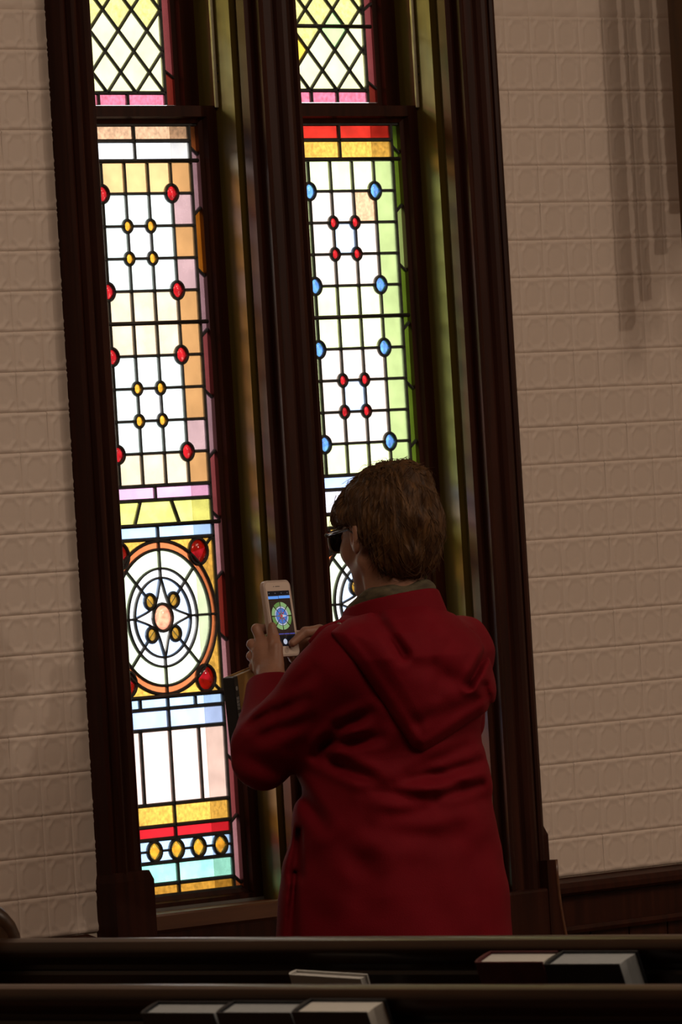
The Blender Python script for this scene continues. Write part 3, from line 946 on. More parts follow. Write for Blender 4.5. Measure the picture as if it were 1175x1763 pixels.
def L2(*a): return np.sqrt(sum(q * q for q in a))
def smin(a, b, k):
    h_ = np.clip(0.5 + 0.5 * (b - a) / k, 0, 1)
    return b + (a - b) * h_ - k * h_ * (1 - h_)
def smax(a, b, k): return -smin(-a, -b, k)
def ell(X, Y, Z, c, rr):
    x, y, z = (X - c[0]) / rr[0], (Y - c[1]) / rr[1], (Z - c[2]) / rr[2]
    k0 = L2(x, y, z)
    k1 = L2(x / rr[0], y / rr[1], z / rr[2]) + 1e-9
    return k0 * (k0 - 1) / k1
def cone(X, Y, Z, a, b, ra, rb):
    d = [b[i] - a[i] for i in range(3)]
    l2 = sum(q * q for q in d)
    t = np.clip(((X - a[0]) * d[0] + (Y - a[1]) * d[1] + (Z - a[2]) * d[2]) / l2, 0, 1)
    return L2(X - a[0] - t * d[0], Y - a[1] - t * d[1], Z - a[2] - t * d[2]) - (ra + (rb - ra) * t)
def chain(X, Y, Z, pts, k=0.006):
    out = None
    for (a, ra), (b, rb) in zip(pts[:-1], pts[1:]):
        c = cone(X, Y, Z, a, b, ra, rb)
        out = c if out is None else smin(out, c, k)
    return out
def sstep(a, b, x):
    t = np.clip((x - a) / (b - a), 0, 1)
    return t * t * (3 - 2 * t)

def loft(X, Y, Z, sec):
    """stack of ellipses: rows z, cx, cy, a, b"""
    s_ = np.array(sec, dtype=np.float32)
    zz = np.asarray(Z)
    it = lambda c: np.interp(zz, s_[:, 0], s_[:, c]).astype(np.float32)
    cx, cy, a, b = it(1), it(2), it(3), it(4)
    x, y = (X - cx) / a, (Y - cy) / b
    k0 = (np.abs(x) ** 2.3 + np.abs(y) ** 2.3) ** (1 / 2.3)
    return (k0 - 1) * np.minimum(a, b)

def seg2(U, Zv, a, b):
    du, dz = b[0] - a[0], b[1] - a[1]
    t = np.clip(((U - a[0]) * du + (Zv - a[1]) * dz) / (du * du + dz * dz), 0, 1)
    nx, nz_ = -dz, du
    l = math.hypot(du, dz)
    signed = ((U - a[0]) * nx + (Zv - a[1]) * nz_) / l
    return L2(U - a[0] - t * du, Zv - a[1] - t * dz), signed, t

def uz(px, py):
    """photo-frame sketch coordinates -> (u, z) across the back of the coat, metres"""
    return ((px - 690 - 0.0605 * (py - 1100)) / 940.0, 1.52 - (py - 881.5 + 0.0605 * (px - 587.5)) / 940.0)

# valley folds of the coat: start, end, depth, width
FOLDS = [((584, 1249), (637, 1224), .009, .008), ((560, 1279), (655, 1266), .009, .008), ((557, 1300), (657, 1343), .011, .009),
         ((678, 1343), (823, 1312), .011, .009), ((628, 1354), (745, 1371), .008, .009), ((748, 1368), (826, 1350), .010, .008),
         ((672, 1398), (825, 1372), .007, .012), ((590, 1450), (648, 1500), .006, .016), ((700, 1322), (800, 1290), .008, .009),
         ((545, 1296), (585, 1252), .010, .009), ((470, 1232), (523, 1200), .008, .009), ((455, 1262), (530, 1236), .006, .010),
         ((430, 1250), (470, 1222), .007, .007), ((735, 1330), (790, 1345), .006, .008), ((520, 1360), (560, 1420), .007, .010),
         ((640, 1420), (780, 1440), .004, .014), ((420, 1300), (500, 1330), .005, .012), ((610, 1560), (640, 1480), .004, .018),
         ((790, 1420), (815, 1560), .004, .016), ((505, 1190), (540, 1150), .005, .009)]
FOLDS = [(uz(*a), uz(*b), d * 1.3, w * 1.15) for a, b, d, w in FOLDS]
SLIT = [(uz(516, 1425), uz(509, 1500)), (uz(509, 1500), uz(499, 1640))]

TORSO = [(0.55, 0, .062, .244, .210), (0.70, 0, .060, .231, .198), (0.82, 0, .056, .221, .187), (0.97, 0, .044, .190, .160), (1.08, 0, .034, .170, .142),
         (1.18, 0, .018, .182, .138), (1.25, 0, .004, .186, .126), (1.295, 0, .002, .150, .104), (1.325, 0, .012, .105, .086), (1.345, 0, .020, .078, .076), (1.40, 0, .03, .06, .06)]
ELB_L, ELB_R = (-.176, .193, 1.086), (.272, .130, 1.125)
SH_L, SH_R = (-.152, .004, 1.243), (.152, .004, 1.243)
WR_L, WR_R = (-.040, .292, 1.222), (.135, .272, 1.222)
def lerp3(a, b, t): return tuple(a[i] + (b[i] - a[i]) * t for i in range(3))

def plane_cut(X, Y, Z, p, a):
    """signed distance beyond point p in the direction from a to p"""
    d = [p[i] - a[i] for i in range(3)]
    l = math.sqrt(sum(q * q for q in d))
    return ((X - p[0]) * d[0] + (Y - p[1]) * d[1] + (Z - p[2]) * d[2]) / l

def coat_base(X, Y, Z):
    t = loft(X, Y, Z, TORSO)
    t = smax(t, Z - 1.336, 0.012)
    t = smax(t, 0.60 - Z, 0.008)
    for sh, el, wr in ((SH_L, ELB_L, WR_L), (SH_R, ELB_R, WR_R)):
        cuff = lerp3(el, wr, 0.86)
        fore = cone(X, Y, Z, el, lerp3(el, wr, 0.95), 0.057, 0.046)
        fore = smax(fore, plane_cut(X, Y, Z, cuff, el), 0.006)
        up = cone(X, Y, Z, sh, el, 0.074, 0.061)
        s_ = smin(up, fore, 0.022)
        t = smin(t, s_, 0.030)
    return t

def coat_sdf(X, Y, Z):
    d = coat_base(X, Y, Z)
    U = X * KU[0] + Y * KU[1]
    Zb = Z + 0 * X + 0 * Y
    g = 0
    back = sstep(0.30, 0.05, Y)
    for a, b, dep, w in FOLDS:
        dist, sg, t = seg2(U, Zb, a, b)
        g = g + (dep * np.exp(-(dist / w) ** 2) - 0.45 * dep * np.exp(-((dist - 2.1 * w) / (1.1 * w)) ** 2)) * (0.35 + 0.65 * np.sin(np.pi * np.clip(t, 0.02, 0.98)))
    wob = 0.0022 * np.sin(38 * Zb + 9 * U + 2.5 * np.sin(17 * U + 11 * Zb)) + 0.0016 * np.sin(61 * U - 23 * Zb + 2 * np.sin(31 * Zb))
    low = sstep(1.05, 0.75, Zb)
    wob = wob * (1 - 0.5 * low) + low * 0.0045 * np.sin(34 * X + 3 * Zb) * sstep(0.95, 0.62, Zb)
    g = g + wob
    for a, b in SLIT:
        dist, sg, t = seg2(U, Zb, a, b)
        g = g + 0.034 * np.exp(-(dist / (0.004 + 0.008 * t)) ** 2) * sstep(0.12, 0.04, Y - 0.05 + 0 * X) * (X < 0)
    return d + g

HOODP = [uz(*p) for p in ((570, 1086), (598, 1064), (650, 1050), (735, 1036), (784, 1058), (826, 1095), (846, 1140), (860, 1190), (858, 1214), (806, 1243),
                          (748, 1281), (726, 1290), (708, 1280), (664, 1212), (614, 1138))]
def poly2(U, Zv, P):
    d = None
    inside = np.zeros(np.broadcast(U, Zv).shape, dtype=bool)
    n = len(P)
    for i in range(n):
        a, b = P[i], P[(i + 1) % n]
        dist, _, _ = seg2(U, Zv, a, b)
        d = dist if d is None else np.minimum(d, dist)
        c1 = (a[1] > Zv) != (b[1] > Zv)
        xx = (b[0] - a[0]) * (Zv - a[1]) / (b[1] - a[1] + 1e-12) + a[0]
        inside ^= (c1 & (U < xx))
    return np.where(inside, -d, d)

HF = [((648, 1056), (694, 1124), .012, .010), ((846, 1112), (806, 1176), .020, .007), ((690, 1130), (800, 1178), .005, .016), ((770, 1110), (752, 1190), .005, .014),
      ((835, 1180), (848, 1225), .008, .008), ((735, 1075), (742, 1140), .004, .012), ((720, 1240), (820, 1200), .005, .014)]
HF = [(uz(*a), uz(*b), d * 1.25, w * 1.0) for a, b, d, w in HF]
def hood_sdf(X, Y, Z):
    U = X * KU[0] + Y * KU[1]
    Zb = Z + 0 * X + 0 * Y
    pd = poly2(U, Zb, HOODP)
    thick = 0.012 + 0.020 * sstep(0.0, 0.05, -pd) + 0.006 * np.exp(-((pd + 0.016) / 0.010) ** 2)
    d = coat_base(X, Y, Z) - thick
    for a, b, dep, w in HF:
        dist, sg, t = seg2(U, Zb, a, b)
        d = d + dep * np.exp(-(dist / w) ** 2) - 0.22 * dep * np.exp(-((dist - 2.0 * w) / (1.1 * w)) ** 2)
    d = d + 0.0015 * np.sin(55 * U + 20 * Zb + 2 * np.sin(30 * Zb))
    d = smax(d, pd, 0.010)
    return smax(d, Y - 0.055, 0.01)

# ---- head frame
HC = (0.007, 0.024, 1.483)
PITCH = math.radians(-7)
cpi, spi = math.cos(PITCH), math.sin(PITCH)
YAW = math.radians(12)
cya, sya = math.cos(YAW), math.sin(YAW)
def to_head(X, Y, Z):
    dx, dy, z = X - HC[0], Y - HC[1], Z - HC[2]
    x, y = dx * cya - dy * sya, dx * sya + dy * cya
    return x + 0 * z, y * cpi + z * spi, -y * spi + z * cpi
def from_head(p):
    y, z = p[1] * cpi - p[2] * spi, p[1] * spi + p[2] * cpi
    return (p[0] * cya + y * sya + HC[0], -p[0] * sya + y * cya + HC[1], z + HC[2])

def head_sdf(X, Y, Z):
    x, y, z = to_head(X, Y, Z)
    ax = np.abs(x)
    d = ell(x, y, z, (0, -.008, .030), (.073, .092, .082))
    d = smin(d, ell(x, y, z, (0, .040, -.030), (.060, .052, .080)), 0.03)
    d = smin(d, ell(ax, y, z, (.036, .062, -.030), (.024, .024, .022)), 0.02)          # cheekbones
    d = smin(d, cone(ax, y, z, (.053, .002, -.055), (.012, .080, -.098), .019, .018), 0.018)   # jaw
    d = smin(d, ell(x, y, z, (0, .086, -.100), (.017, .013, .014)), 0.012)
    d = smin(d, ell(ax, y, z, (.026, .080, .022), (.026, .014, .010)), 0.012)          # brow
    d = smax(d, -ell(ax, y, z, (.031, .102, .000), (.016, .014, .010)), 0.010)         # sockets
    d = smin(d, ell(ax, y, z, (.031, .081, -.001), (.0135, .0125, .012)), 0.003)
    d = smin(d, cone(x, y, z, (0, .088, .008), (0, .112, -.034), .0075, .0105), 0.010)  # nose
    d = smin(d, ell(ax, y, z, (.011, .100, -.040), (.008, .009, .007)), 0.005)
    d = smin(d, ell(x, y, z, (0, .091, -.0615), (.022, .010, .0045)), 0.004)
    d = smin(d, ell(x, y, z, (0, .090, -.0715), (.019, .010, .0055)), 0.004)
    # ears
    e = ell(ax + 0.25 * y, y, z, (.0775, -.008, -.012), (.0075, .019, .031))
    e = smax(e, -ell(ax + 0.25 * y, y, z, (.086, -.003, -.008), (.008, .010, .017)), 0.004)
    d = smin(d, e, 0.006)
    nk = cone(X, Y, Z, (0.002, .000, 1.25), from_head((0, -.012, -.045)), .058, .051)
    d = smin(d, nk, 0.022)
    # neck tendon
    d = smin(d, cone(X, Y, Z, from_head((-.050, -.012, -.055)), (-.028, .045, 1.30), .012, .011), 0.016)
    return d

def hair_sdf(X, Y, Z):
    x, y, z = to_head(X, Y, Z)
    d = ell(x, y, z, (0, -.012, .026), (.088, .104, .088))
    d = smin(d, ell(x, y, z, (0, -.052, -.020), (.076, .058, .064)), 0.03)
    d = smin(d, ell(x, y, z, (0, -.046, -.062), (.058, .040, .040)), 0.025)
    d = smin(d, ell(x, y, z, (-.034, .046, .034), (.042, .038, .036)), 0.02)     # swept fringe
    d = smin(d, ell(x, y, z, (.020, -.030, .085), (.05, .06, .030)), 0.03)
    # open the face and the ear: nothing in front of a slanted line below the brow
    front = (y - (-.018 + 0.62 * np.clip(z + .012, -0.02, 0.06)))
    low = .016 - z + 0.25 * np.clip(np.abs(x) - .05, 0, 1) * 0
    face = -smax(-front, -(.040 - z), 0.012)
    cutf = smin(front, low, 0.014)
    d = smax(d, cutf, 0.010)
    # locks combed from the crown forward and down
    ang = np.arctan2(x, y + .02)
    rad = L2(x, y + .02)
    lay = np.sin(26 * ang + 9 * np.sin(14 * z + 3 * ang) + 4 * rad * 20)
    lay2 = np.sin(61 * ang + 5 * np.sin(31 * z + 5 * ang) + 2)
    tiers = np.sin(70 * (z + 0.35 * rad) + 2.2 * np.sin(7 * ang))
    return d - 0.0026 * lay - 0.0012 * lay2 - 0.0016 * tiers

def hand(X, Y, Z, wrist, palm, fingers, thumb):
    d = chain(X, Y, Z, palm, 0.012)
    for f in fingers: d = smin(d, chain(X, Y, Z, f, 0.004), 0.005)
    d = smin(d, chain(X, Y, Z, thumb, 0.005), 0.008)
    return d

PH = (0.030, 0.330, 1.328)      # phone centre
LEANP = math.radians(7.5)
def ph(dx, dy, dz):
    """phone local (x across, y away from her, z up) -> body coordinates"""
    y = dy * math.cos(LEANP) + dz * math.sin(LEANP)
    z = -dy * math.sin(LEANP) + dz * math.cos(LEANP)
    return (PH[0] + dx, PH[1] + y, PH[2] + z)

def hand_l(X, Y, Z):
    w = WR_L
    mc = [((-.016, .336, 1.286), .0115), ((-.022, .340, 1.268), .0115), ((-.026, .338, 1.249), .0105), ((-.030, .331, 1.232), .0095)]
    d = None
    for (m, rr) in mc:
        c = cone(X, Y, Z, (w[0] + .004, w[1] + .006, w[2] + (m[2] - 1.26) * 0.35), m, .016, rr + .001)
        d = c if d is None else smin(d, c, 0.014)
    d = smin(d, cone(X, Y, Z, lerp3(ELB_L, WR_L, 0.75), w, .027, .0225), 0.018)
    fin = []
    tips = [ph(.004, .012, -.018), ph(.010, .013, -.036), ph(.010, .013, -.053), ph(.004, .013, -.068)]
    pip = [(-.012, .351, 1.312), (-.018, .360, 1.284), (-.022, .360, 1.262), (-.026, .352, 1.243)]
    for (m, rr), p, t in zip(mc, pip, tips):
        mid = lerp3(p, t, 0.5)
        mid = (mid[0], mid[1] + .006, mid[2])
        fin.append([(m, rr * .92), (p, rr * .84), (mid, rr * .76), (t, rr * .66)])
    for f in fin: d = smin(d, chain(X, Y, Z, f, 0.003), 0.004)
    th = [((-.028, .292, 1.246), .0155), ((-.018, .299, 1.276), .0125), (ph(-.037, -.012, -.036), .0105), (ph(-.0345, -.0105, -.014), .0078)]
    return smin(d, chain(X, Y, Z, th, 0.004), 0.009)

def hand_r(X, Y, Z):
    w = WR_R
    mc = [((.106, .345, 1.292), .0112), ((.112, .350, 1.274), .0112), ((.114, .347, 1.256), .0104), ((.114, .338, 1.240), .0092)]
    d = None
    for (m, rr) in mc:
        c = cone(X, Y, Z, (w[0] - .003, w[1] + .006, w[2] + (m[2] - 1.262) * 0.35), m, .0155, rr + .001)
        d = c if d is None else smin(d, c, 0.014)
    d = smin(d, cone(X, Y, Z, lerp3(ELB_R, WR_R, 0.75), w, .026, .022), 0.018)
    tips = [ph(.030, .014, -.020), ph(.024, .014, -.040), ph(.024, .014, -.057), ph(.028, .014, -.070)]
    for (m, rr), t in zip(mc, tips):
        p = (m[0] - .004, m[1] + .026, m[2] + .004)
        mid = lerp3(p, t, 0.55)
        mid = (mid[0], mid[1] + .004, mid[2])
        d = smin(d, chain(X, Y, Z, [(m, rr * .92), (p, rr * .84), (mid, rr * .76), (t, rr * .66)], 0.003), 0.004)
    th = [((.118, .290, 1.262), .015), ((.100, .296, 1.300), .0120), ((.068, .302, 1.300), .0098), (ph(.0095, -.013, -.049), .0074)]
    return smin(d, chain(X, Y, Z, th, 0.004), 0.009)

def legs_sdf(X, Y, Z):
    ax = np.abs(X)
    d = cone(ax, Y, Z, (.085, .045, .84), (.088, .058, .47), .088, .062)
    d = smin(d, cone(ax, Y, Z, (.088, .058, .47), (.090, .030, .10), .062, .050), 0.03)
    d = smin(d, ell(X, Y, Z, (0, .045, .86), (.165, .12, .10)), 0.04)
    return smax(d, .075 - Z, 0.005)
def shoe_sdf(X, Y, Z):
    d = cone(X, Y, Z, (0, -.035, .050), (0, .165, .035), .042, .036)
    d = smin(d, cone(X, Y, Z, (0, -.01, .05), (0, .0, .10), .043, .045), 0.02)
    return smax(smax(d, .002 - Z, 0.004), Z - .105, 0.004)

SKIN = mat('skin', (0.27, 0.125, 0.075), 0.5, (0.33, 0.16, 0.10), 30, bump=0.15, bump_scale=220)
SKIN.node_tree.nodes['Principled BSDF'].inputs['Subsurface Weight'].default_value = 0.12
SKIN.node_tree.nodes['Principled BSDF'].inputs['Subsurface Radius'].default_value = (0.01, 0.004, 0.002)
COATM = mat('red_woven_cotton_coat', (0.136, 0.0020, 0.0072), 0.78, (0.158, 0.0026, 0.0088), 14, bump=0.25, bump_scale=420, sheen=0.0, spec=0.12)
HAIRM = mat('golden_brown_hair', (0.032, 0.0130, 0.0042), 0.6, (0.110, 0.050, 0.0150), 16, (5, 5, 0.8), 0.5, bump_scale=90, spec=0.25)
SCARF = mat('olive_scarf', (0.045, 0.034, 0.017), 0.85, (0.10, 0.078, 0.040), 40, (1, 1, 3), bump=0.3)
TROU = mat('black_trousers', (0.012, 0.012, 0.015), 0.8, (0.018, 0.018, 0.022), 30)
LEATH = mat('black_leather', (0.012, 0.011, 0.010), 0.4, (0.02, 0.018, 0.016), 40)
FRAMEM = mat('grey_spectacle_frame', (0.20, 0.19, 0.15), 0.3, (0.26, 0.25, 0.20), 30)
LENSM = mat('brown_tinted_lens', (0.012, 0.008, 0.006), 0.08, (0.016, 0.010, 0.008), 10)
SNAP = mat('steel_snap', (0.30, 0.28, 0.26), 0.35, (0.36, 0.34, 0.31), 30, metallic=1.0)
EYEW = mat('eye_white', (0.6, 0.58, 0.55), 0.2, (0.66, 0.63, 0.60), 30)
IRIS = mat('iris', (0.03, 0.04, 0.05), 0.15, (0.05, 0.06, 0.07), 60)

woman = tag(empty('person', (OX, OY, 0)), 'short-haired person in a red hooded coat photographing the window with a phone', 'person')
bv, bf = [], []
def addpart(fn, lo, hi, h):
    v_, f_ = snets(fn, lo, hi, h)
    b = sum(len(q) for q in bv)
    bv.append(v_); bf.append(f_ + b)
addpart(head_sdf, (-.11, -.12, 1.24), (.12, .17, 1.61), 0.0028)
addpart(hand_l, (-.16, .20, 1.12), (.06, .41, 1.36), 0.0019)
addpart(hand_r, (.00, .17, 1.12), (.26, .41, 1.36), 0.0019)
addpart(legs_sdf, (-.22, -.12, .06), (.22, .20, 1.0), 0.009)
def body_mesh(name, fn, lo, hi, h, m, sub=0):
    v_, f_ = snets(fn, lo, hi, h)
    return mesh_obj(name, v_.tolist(), f_.tolist(), m, woman, True)
nsk = sum(len(q) for q in bf[:3])
body = mesh_obj('body', np.concatenate(bv).tolist(), np.concatenate(bf).tolist(), [SKIN, TROU], woman, True,
                mi=[0] * nsk + [1] * len(bf[3]))
coat = body_mesh('coat', coat_sdf, (-.36, -.24, .58), (.38, .40, 1.36), 0.0040, COATM)
tag(coat, 'red cotton coat reaching below the hips')
hood = body_mesh('hood', hood_sdf, (-.28, -.24, 1.04), (.36, .09, 1.37), 0.0032, COATM)
hair = body_mesh('hair', hair_sdf, (-.11, -.13, 1.36), (.13, .15, 1.62), 0.0024, HAIRM)
tag(hair, 'short golden brown layered hair')

def collar_ring(rad_b, rad_t, th, z_b, z_t, tilt, c=(0.004, .022)):
    def fn(X, Y, Z):
        zz = Z + tilt * (Y - c[1])
        t = np.clip((zz - z_b) / (z_t - z_b), 0, 1)
        R = rad_b + (rad_t - rad_b) * t
        d = np.abs(L2(X - c[0], (Y - c[1]) * 0.98) - R) - th
        return smax(smax(d, zz - z_t, 0.004), z_b - zz, 0.004) + 0.0008 * np.sin(40 * X + 30 * Z)
    return fn
col = body_mesh('collar', collar_ring(.098, .082, .0055, 1.300, 1.352, 0.22), (-.13, -.11, 1.26), (.13, .15, 1.40), 0.0032, COATM)
def scarf_sdf(X, Y, Z):
    zz = Z + 0.24 * (Y - .02)
    a = np.arctan2(X, Y - .02)
    d = L2(L2(X - .004, Y - .022) - (.068 + .003 * np.sin(5 * a)), (zz - 1.350 - 0.004 * np.sin(3 * a + 1)) * 0.75) - .0155
    return d + 0.0010 * np.sin(7 * a + 190 * zz) + 0.0012 * np.sin(4 * a - 120 * zz)
body_mesh('scarf', scarf_sdf, (-.11, -.09, 1.29), (.12, .13, 1.40), 0.0030, SCARF)

# loose strands over the hair
def strands():
    mb_v, mb_f = [], []
    hv = np.array([q.co[:] for q in hair.data.vertices])
    hn = np.array([q.normal[:] for q in hair.data.vertices])
    ids = rng.choice(len(hv), 2600, replace=False)
    crown = np.array(from_head((.012, -.035, .118)))
    for i in ids:
        p, nrm = hv[i], hn[i]
        xh = p - np.array(HC)
        flow = p - crown
        flow = flow + np.array([0.10 * math.sin(90 * p[0]), 0.35 * max(0, p[2] - 1.50), -0.03])
        flow -= nrm * flow.dot(nrm)
        l = np.linalg.norm(flow)
        if l < 1e-5: continue
        flow /= l
        side = np.cross(nrm, flow)
        Ln = rng.uniform(.016, .040)
        bend = rng.uniform(-.3, .3)
        lift = rng.uniform(-.0002, .0016) if rng.random() > 0.02 else rng.uniform(.002, .006)
        n_ = 5
        wdt = rng.uniform(.0004, .0010)
        b = len(mb_v)
        for k in range(n_):
            t = k / (n_ - 1)
            c = p + flow * Ln * (t - .35) + side * bend * Ln * t * t + nrm * (lift * math.sin(math.pi * (0.15 + 0.7 * t)) * 1.6 - 0.22 * Ln * (t - .35) ** 2 - .0004)
            w_ = wdt * (1 - 0.75 * t)
            mb_v += [tuple(c - side * w_), tuple(c + side * w_), tuple(c + nrm * w_ * 1.2)]
        for k in range(n_ - 1):
            a = b + 3 * k
            for s_ in range(3):
                s2 = (s_ + 1) % 3
                mb_f.append((a + s_, a + s2, a + 3 + s2, a + 3 + s_))
    return mb_v, mb_f
sv, sf = strands()
HAIRS = mat('golden_hair_strands', (0.045, 0.019, 0.006), 0.55, (0.11, 0.050, 0.016), 60, spec=0.25)
tag(mesh_obj('hair_strands', sv, sf, HAIRS, hair, True), kind='stuff')

# spectacles
gl_ = link(bpy.data.objects.new('spectacles', None), woman)
fm = MB()
for sg in (-1, 1):
    rim = []
    for k in range(28):
        a = 2 * math.pi * k / 28
        ca, sa = math.cos(a), math.sin(a)
        rim.append(from_head((sg * .034 + .0265 * abs(ca) ** 0.7 * (1 if ca > 0 else -1), .112 - 0.16 * abs(sg * .034 + .0265 * ca) - 0.10 * (.02 * sa), -.004 + .0205 * abs(sa) ** 0.75 * (1 if sa > 0 else -1))))
    fm.tube(rim, 0.0021, 6, closed=True)
    c = tuple(np.mean(np.array(rim), 0))
    lv = [c] + rim
    lens = MB().add([tuple(q) for q in lv] + [tuple(np.array(q) + np.array([0, .0018, 0])) for q in lv],
                    [(0, k + 1, (k + 1) % 28 + 1) for k in range(28)] + [(29, 29 + (k + 1) % 28 + 1, 29 + k + 1) for k in range(28)])
    lens.build('lens', LENSM, gl_)
    tp_ = MB()
    P0, P1, P2, P3 = from_head((sg * .0605, .100, .006)), from_head((sg * .0690, .094, .007)), from_head((sg * .0795, .010, .006)), from_head((sg * .077, -.018, -.012))
    tp_.tube([P0, P1, lerp3(P1, P2, .5), P2, P3], [.0036, .0038, .0030, .0026, .0020], 8)
    tp_.build('temple', LENSM, gl_, smooth=True)  # dark brown puts the shade along the arm into its colour
    MB().tube([P0, lerp3(P0, P1, 1.2)], [.0040, .0042], 8).build('end_piece', FRAMEM, gl_, smooth=True)
fm.tube([from_head((-.0085, .113, .002)), from_head((0, .1165, .005)), from_head((.0085, .113, .002))], .0020, 6)
fm.build('rim', FRAMEM, gl_, smooth=True)
for sg in (-1, 1):
    e = MB()
    bm = bmesh.new()
    bmesh.ops.create_uvsphere(bm, u_segments=16, v_segments=10, radius=.0112)
    c = from_head((sg * .031, .0835, -.001))
    e.add([(q.co.x + c[0], q.co.y + c[1], q.co.z + c[2]) for q in bm.verts], [[q.index for q in f.verts] for f in bm.faces])
    bm.free()
    e.build('eye', EYEW, woman, smooth=True)
# shoulder tab with a snap
tabc = (-.150, .014, 1.3125)
MB().tube([(-.190, .046, 1.283), (-.172, .032, 1.304), tabc, (-.130, -.004, 1.318)], [.009, .012, .012, .008], 10).build('shoulder_tab', COATM, woman, smooth=True)
MB().tube([(tabc[0] - .006, tabc[1] - .008, tabc[2] + .003), (tabc[0] - .0085, tabc[1] - .0105, tabc[2] + .0045)], [.0050, .0038], 12).build('snap', SNAP, woman, smooth=True)
for sg in (-1, 1):
    v_, f_ = snets(shoe_sdf, (-.06, -.09, -.01), (.06, .22, .12), 0.005)
    mesh_obj('shoe', v_.tolist(), f_.tolist(), LEATH, woman, True, (sg * .090, .03, 0.0))

# ------------------------------------------------------------------ phone
CASE = mat('rose_grey_phone_case', (0.42, 0.32, 0.27), 0.35, (0.47, 0.36, 0.31), 20)
FACE = mat('white_phone_face', (0.62, 0.50, 0.42), 0.2, (0.64, 0.52, 0.44), 20)
def em(name, c, s_=1.0):
    return mat(name, tuple(q * 0.2 for q in c), 0.15, emit=c, emit_s=s_)
SCR = [em('screen_brown', (0.020, 0.011, 0.008)), em('screen_black', (0.004, 0.004, 0.006)), em('screen_blue', (0.10, 0.28, 0.75)), em('screen_green', (0.10, 0.20, 0.05)),
       em('screen_palegreen', (0.20, 0.34, 0.14)), em('screen_cobalt', (0.06, 0.14, 0.45)), em('screen_red', (0.40, 0.05, 0.05)), em('screen_white', (0.42, 0.46, 0.58)),
       em('screen_violet', (0.06, 0.06, 0.30)), em('screen_grey', (0.13, 0.11, 0.12)), em('screen_icon', (0.12, 0.12, 0.14))]
phone = tag(empty('phone', (OX + PH[0], OY + PH[1], PH[2])), 'white phone in a pinkish case showing a round window on its lit screen', 'phone')
phone.rotation_euler = (-LEANP, math.radians(0.8), 0)
def rrect(w, h_, rad, n=6):
    out = []
    for cx, cz, a0 in ((w - rad, h_ - rad, 0), (-w + rad, h_ - rad, 1), (-w + rad, -h_ + rad, 2), (w - rad, -h_ + rad, 3)):
        out += [(cx + rad * math.cos((a0 + k / n) * math.pi / 2), cz + rad * math.sin((a0 + k / n) * math.pi / 2)) for k in range(n + 1)]
    return out
cs = MB()
loops = [(0.0355, 0.0712, -.0052, .0105), (0.0366, 0.0722, -.0040, .0115), (0.0366, 0.0722, .0040, .0115), (0.0350, 0.0706, .0056, .0105)]
nn = 28
Vp, Fp = [], []
for (w_, h_, y_, rd) in loops: Vp += [(p[0], y_, p[1]) for p in rrect(w_, h_, rd)]
for i in range(3):
    for k in range(nn): Fp.append((i * nn + k, i * nn + (k + 1) % nn, (i + 1) * nn + (k + 1) % nn, (i + 1) * nn + k))
Fp += [tuple(range(nn)), tuple(range(4 * nn - 1, 3 * nn - 1, -1))]
cs.add(Vp, Fp).build('case', CASE, phone, smooth='auto')
fc = [(p[0], p[1]) for p in rrect(.0325, .0682, .008)]
face = MB().prism(fc, -.0058, -.0050, 'y').build('front_glass', FACE, phone)
MB().box((-.006, -.0061, .0598), (.006, -.0057, .0608), 0).build('earpiece', LEATH, face)
MB().tube([(-.0105, -.0061, .0603), (-.0105, -.0057, .0603)], .0009, 8).build('front_camera', LEATH, face)
MB().tube([(0, -.0062, -.0605), (0, -.0057, -.0605)], .0052, 20).build('home_button', CASE, face, smooth=False)
sc = MB()
def flat(poly, y_, mi): sc.add([(p[0], y_, p[1]) for p in poly], [tuple(range(len(poly)))], mi)
def rec(a, b, c_, d, y_, mi): flat([(a, c_), (b, c_), (b, d), (a, d)], y_, mi)
SW, ST, SB = .0292, .0520, -.0525
y0 = -.00590
rec(-SW, SW, SB, ST, y0, 0)
rec(-SW, SW, ST - .0085, ST, y0 - .00002, 1)
rec(-SW, SW, SB, SB + .0200, y0 - .00002, 1)
rec(-SW, -.002, ST - .0150, ST - .0098, y0 - .00003, 2); rec(-.001, SW, ST - .0146, ST - .0094, y0 - .00003, 2)
for k in range(4): rec(-SW + .003 + k * .0165, -SW + .0045 + k * .0165, ST - .0052, ST - .0036, y0 - .00003, 10)
for k in range(4): rec(-SW + k * .0148, -SW + .0136 + k * .0148, SB + .0222, SB + .0240, y0 - .00003, 8)
czs = .0045
def sect(R0, R1, a, b, yy, mi, n=6):
    p = [(R1 * math.cos(a + (b - a) * k / n), czs + R1 * math.sin(a + (b - a) * k / n)) for k in range(n + 1)]
    q = [(R0 * math.cos(b + (a - b) * k / n), czs + R0 * math.sin(b + (a - b) * k / n)) for k in range(n + 1)]
    flat(p + q, yy, mi)
g_ = 0.05
for k in range(8):
    a, b = k * math.pi / 4, (k + 1) * math.pi / 4
    sect(.0185, .0262, a + g_, b - g_, y0 - .00004, (4, 4, 3, 4, 3, 4, 4, 3)[k])
    sect(.0152, .0178, a + g_, b - g_, y0 - .00004, 7)
    sect(.0060, .0145, a + g_, b - g_, y0 - .00004, 5)
for k in range(4):
    a = k * math.pi / 2
    c_, s_ = math.cos(a), math.sin(a)
    flat([(.0148 * c_, czs + .0148 * s_), (.004 * math.cos(a + .8), czs + .004 * math.sin(a + .8)), (0, czs), (.004 * math.cos(a - .8), czs + .004 * math.sin(a - .8))], y0 - .00006, 9 if k else 7)
sect(.0001, .0030, 0, 2 * math.pi, y0 - .00008, 6, 14)
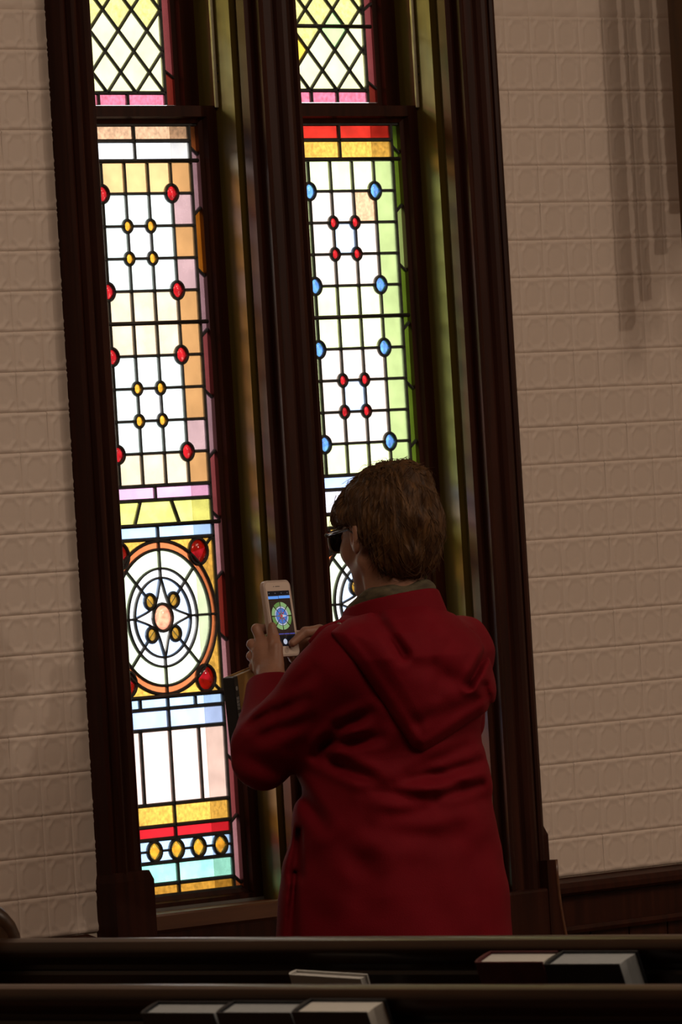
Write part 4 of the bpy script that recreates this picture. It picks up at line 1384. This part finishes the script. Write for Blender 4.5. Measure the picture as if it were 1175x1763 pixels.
for k in range(4):
    a = math.pi / 4 + k * math.pi / 2
    flat([(.0078 * math.cos(a) + .0016 * math.cos(q), czs + .0078 * math.sin(a) + .0016 * math.sin(q)) for q in np.linspace(0, 2 * math.pi, 9)[:-1]], y0 - .00008, 6)
flat([(.0052 * math.cos(q), SB + .0085 + .0052 * math.sin(q)) for q in np.linspace(0, 2 * math.pi, 25)[:-1]], y0 - .00006, 7)
scr = sc.build('screen', SCR, phone)
# all screen faces look towards the holder (-y)
bm = bmesh.new(); bm.from_mesh(scr.data)
for f in bm.faces:
    f.normal_update()
    if f.normal.y > 0: f.normal_flip()
bm.to_mesh(scr.data); bm.free()

# ------------------------------------------------------------------ book held against the left forearm
TANC = mat('tan_book_cover', (0.30, 0.155, 0.030), 0.5, (0.36, 0.20, 0.05), 14)
BLKS = mat('black_book_spine', (0.010, 0.010, 0.011), 0.45, (0.015, 0.015, 0.016), 30)
INK = mat('white_spine_print', (0.32, 0.32, 0.31), 0.6, (0.40, 0.40, 0.39), 30)
book = tag(empty('book', (OX - .052, OY + .362, 1.079)), 'tan covered book with black printed spine held behind the red sleeve', 'book')
book.rotation_euler = (0, math.radians(-7), math.radians(20))
BH = .150
MB().box((0.0, -.0015, 0), (.125, .0015, BH), 0.0006).build('front_cover', TANC, book)
MB().box((0.0, .0165, 0), (.125, .0195, BH), 0.0006).build('back_cover', TANC, book)
MB().box((.002, .0016, .003), (.120, .0164, BH - .003)).build('page_block', PAGES, book)
spn = MB().box((-.0195, -.0025, 0), (.0002, .0205, BH), 0.002).build('spine', BLKS, book)
ink = MB()
for row, xq in ((0, -.0135), (1, -.0075)):
    z_ = .112
    for q in range(9):
        ln = (.0045, .006, .0035, .0055, .004, .006, .0045, .0035, .005)[(q + 3 * row) % 9]
        if q != 4: ink.box((xq - .0017, -.0031, z_ - ln), (xq + .0017, -.0024, z_))
        z_ -= ln + .0014
ink.tube([(-.0105, -.0031, .128), (-.0105, -.0024, .128)], .0042, 12)
ink.build('spine_print', INK, spn)
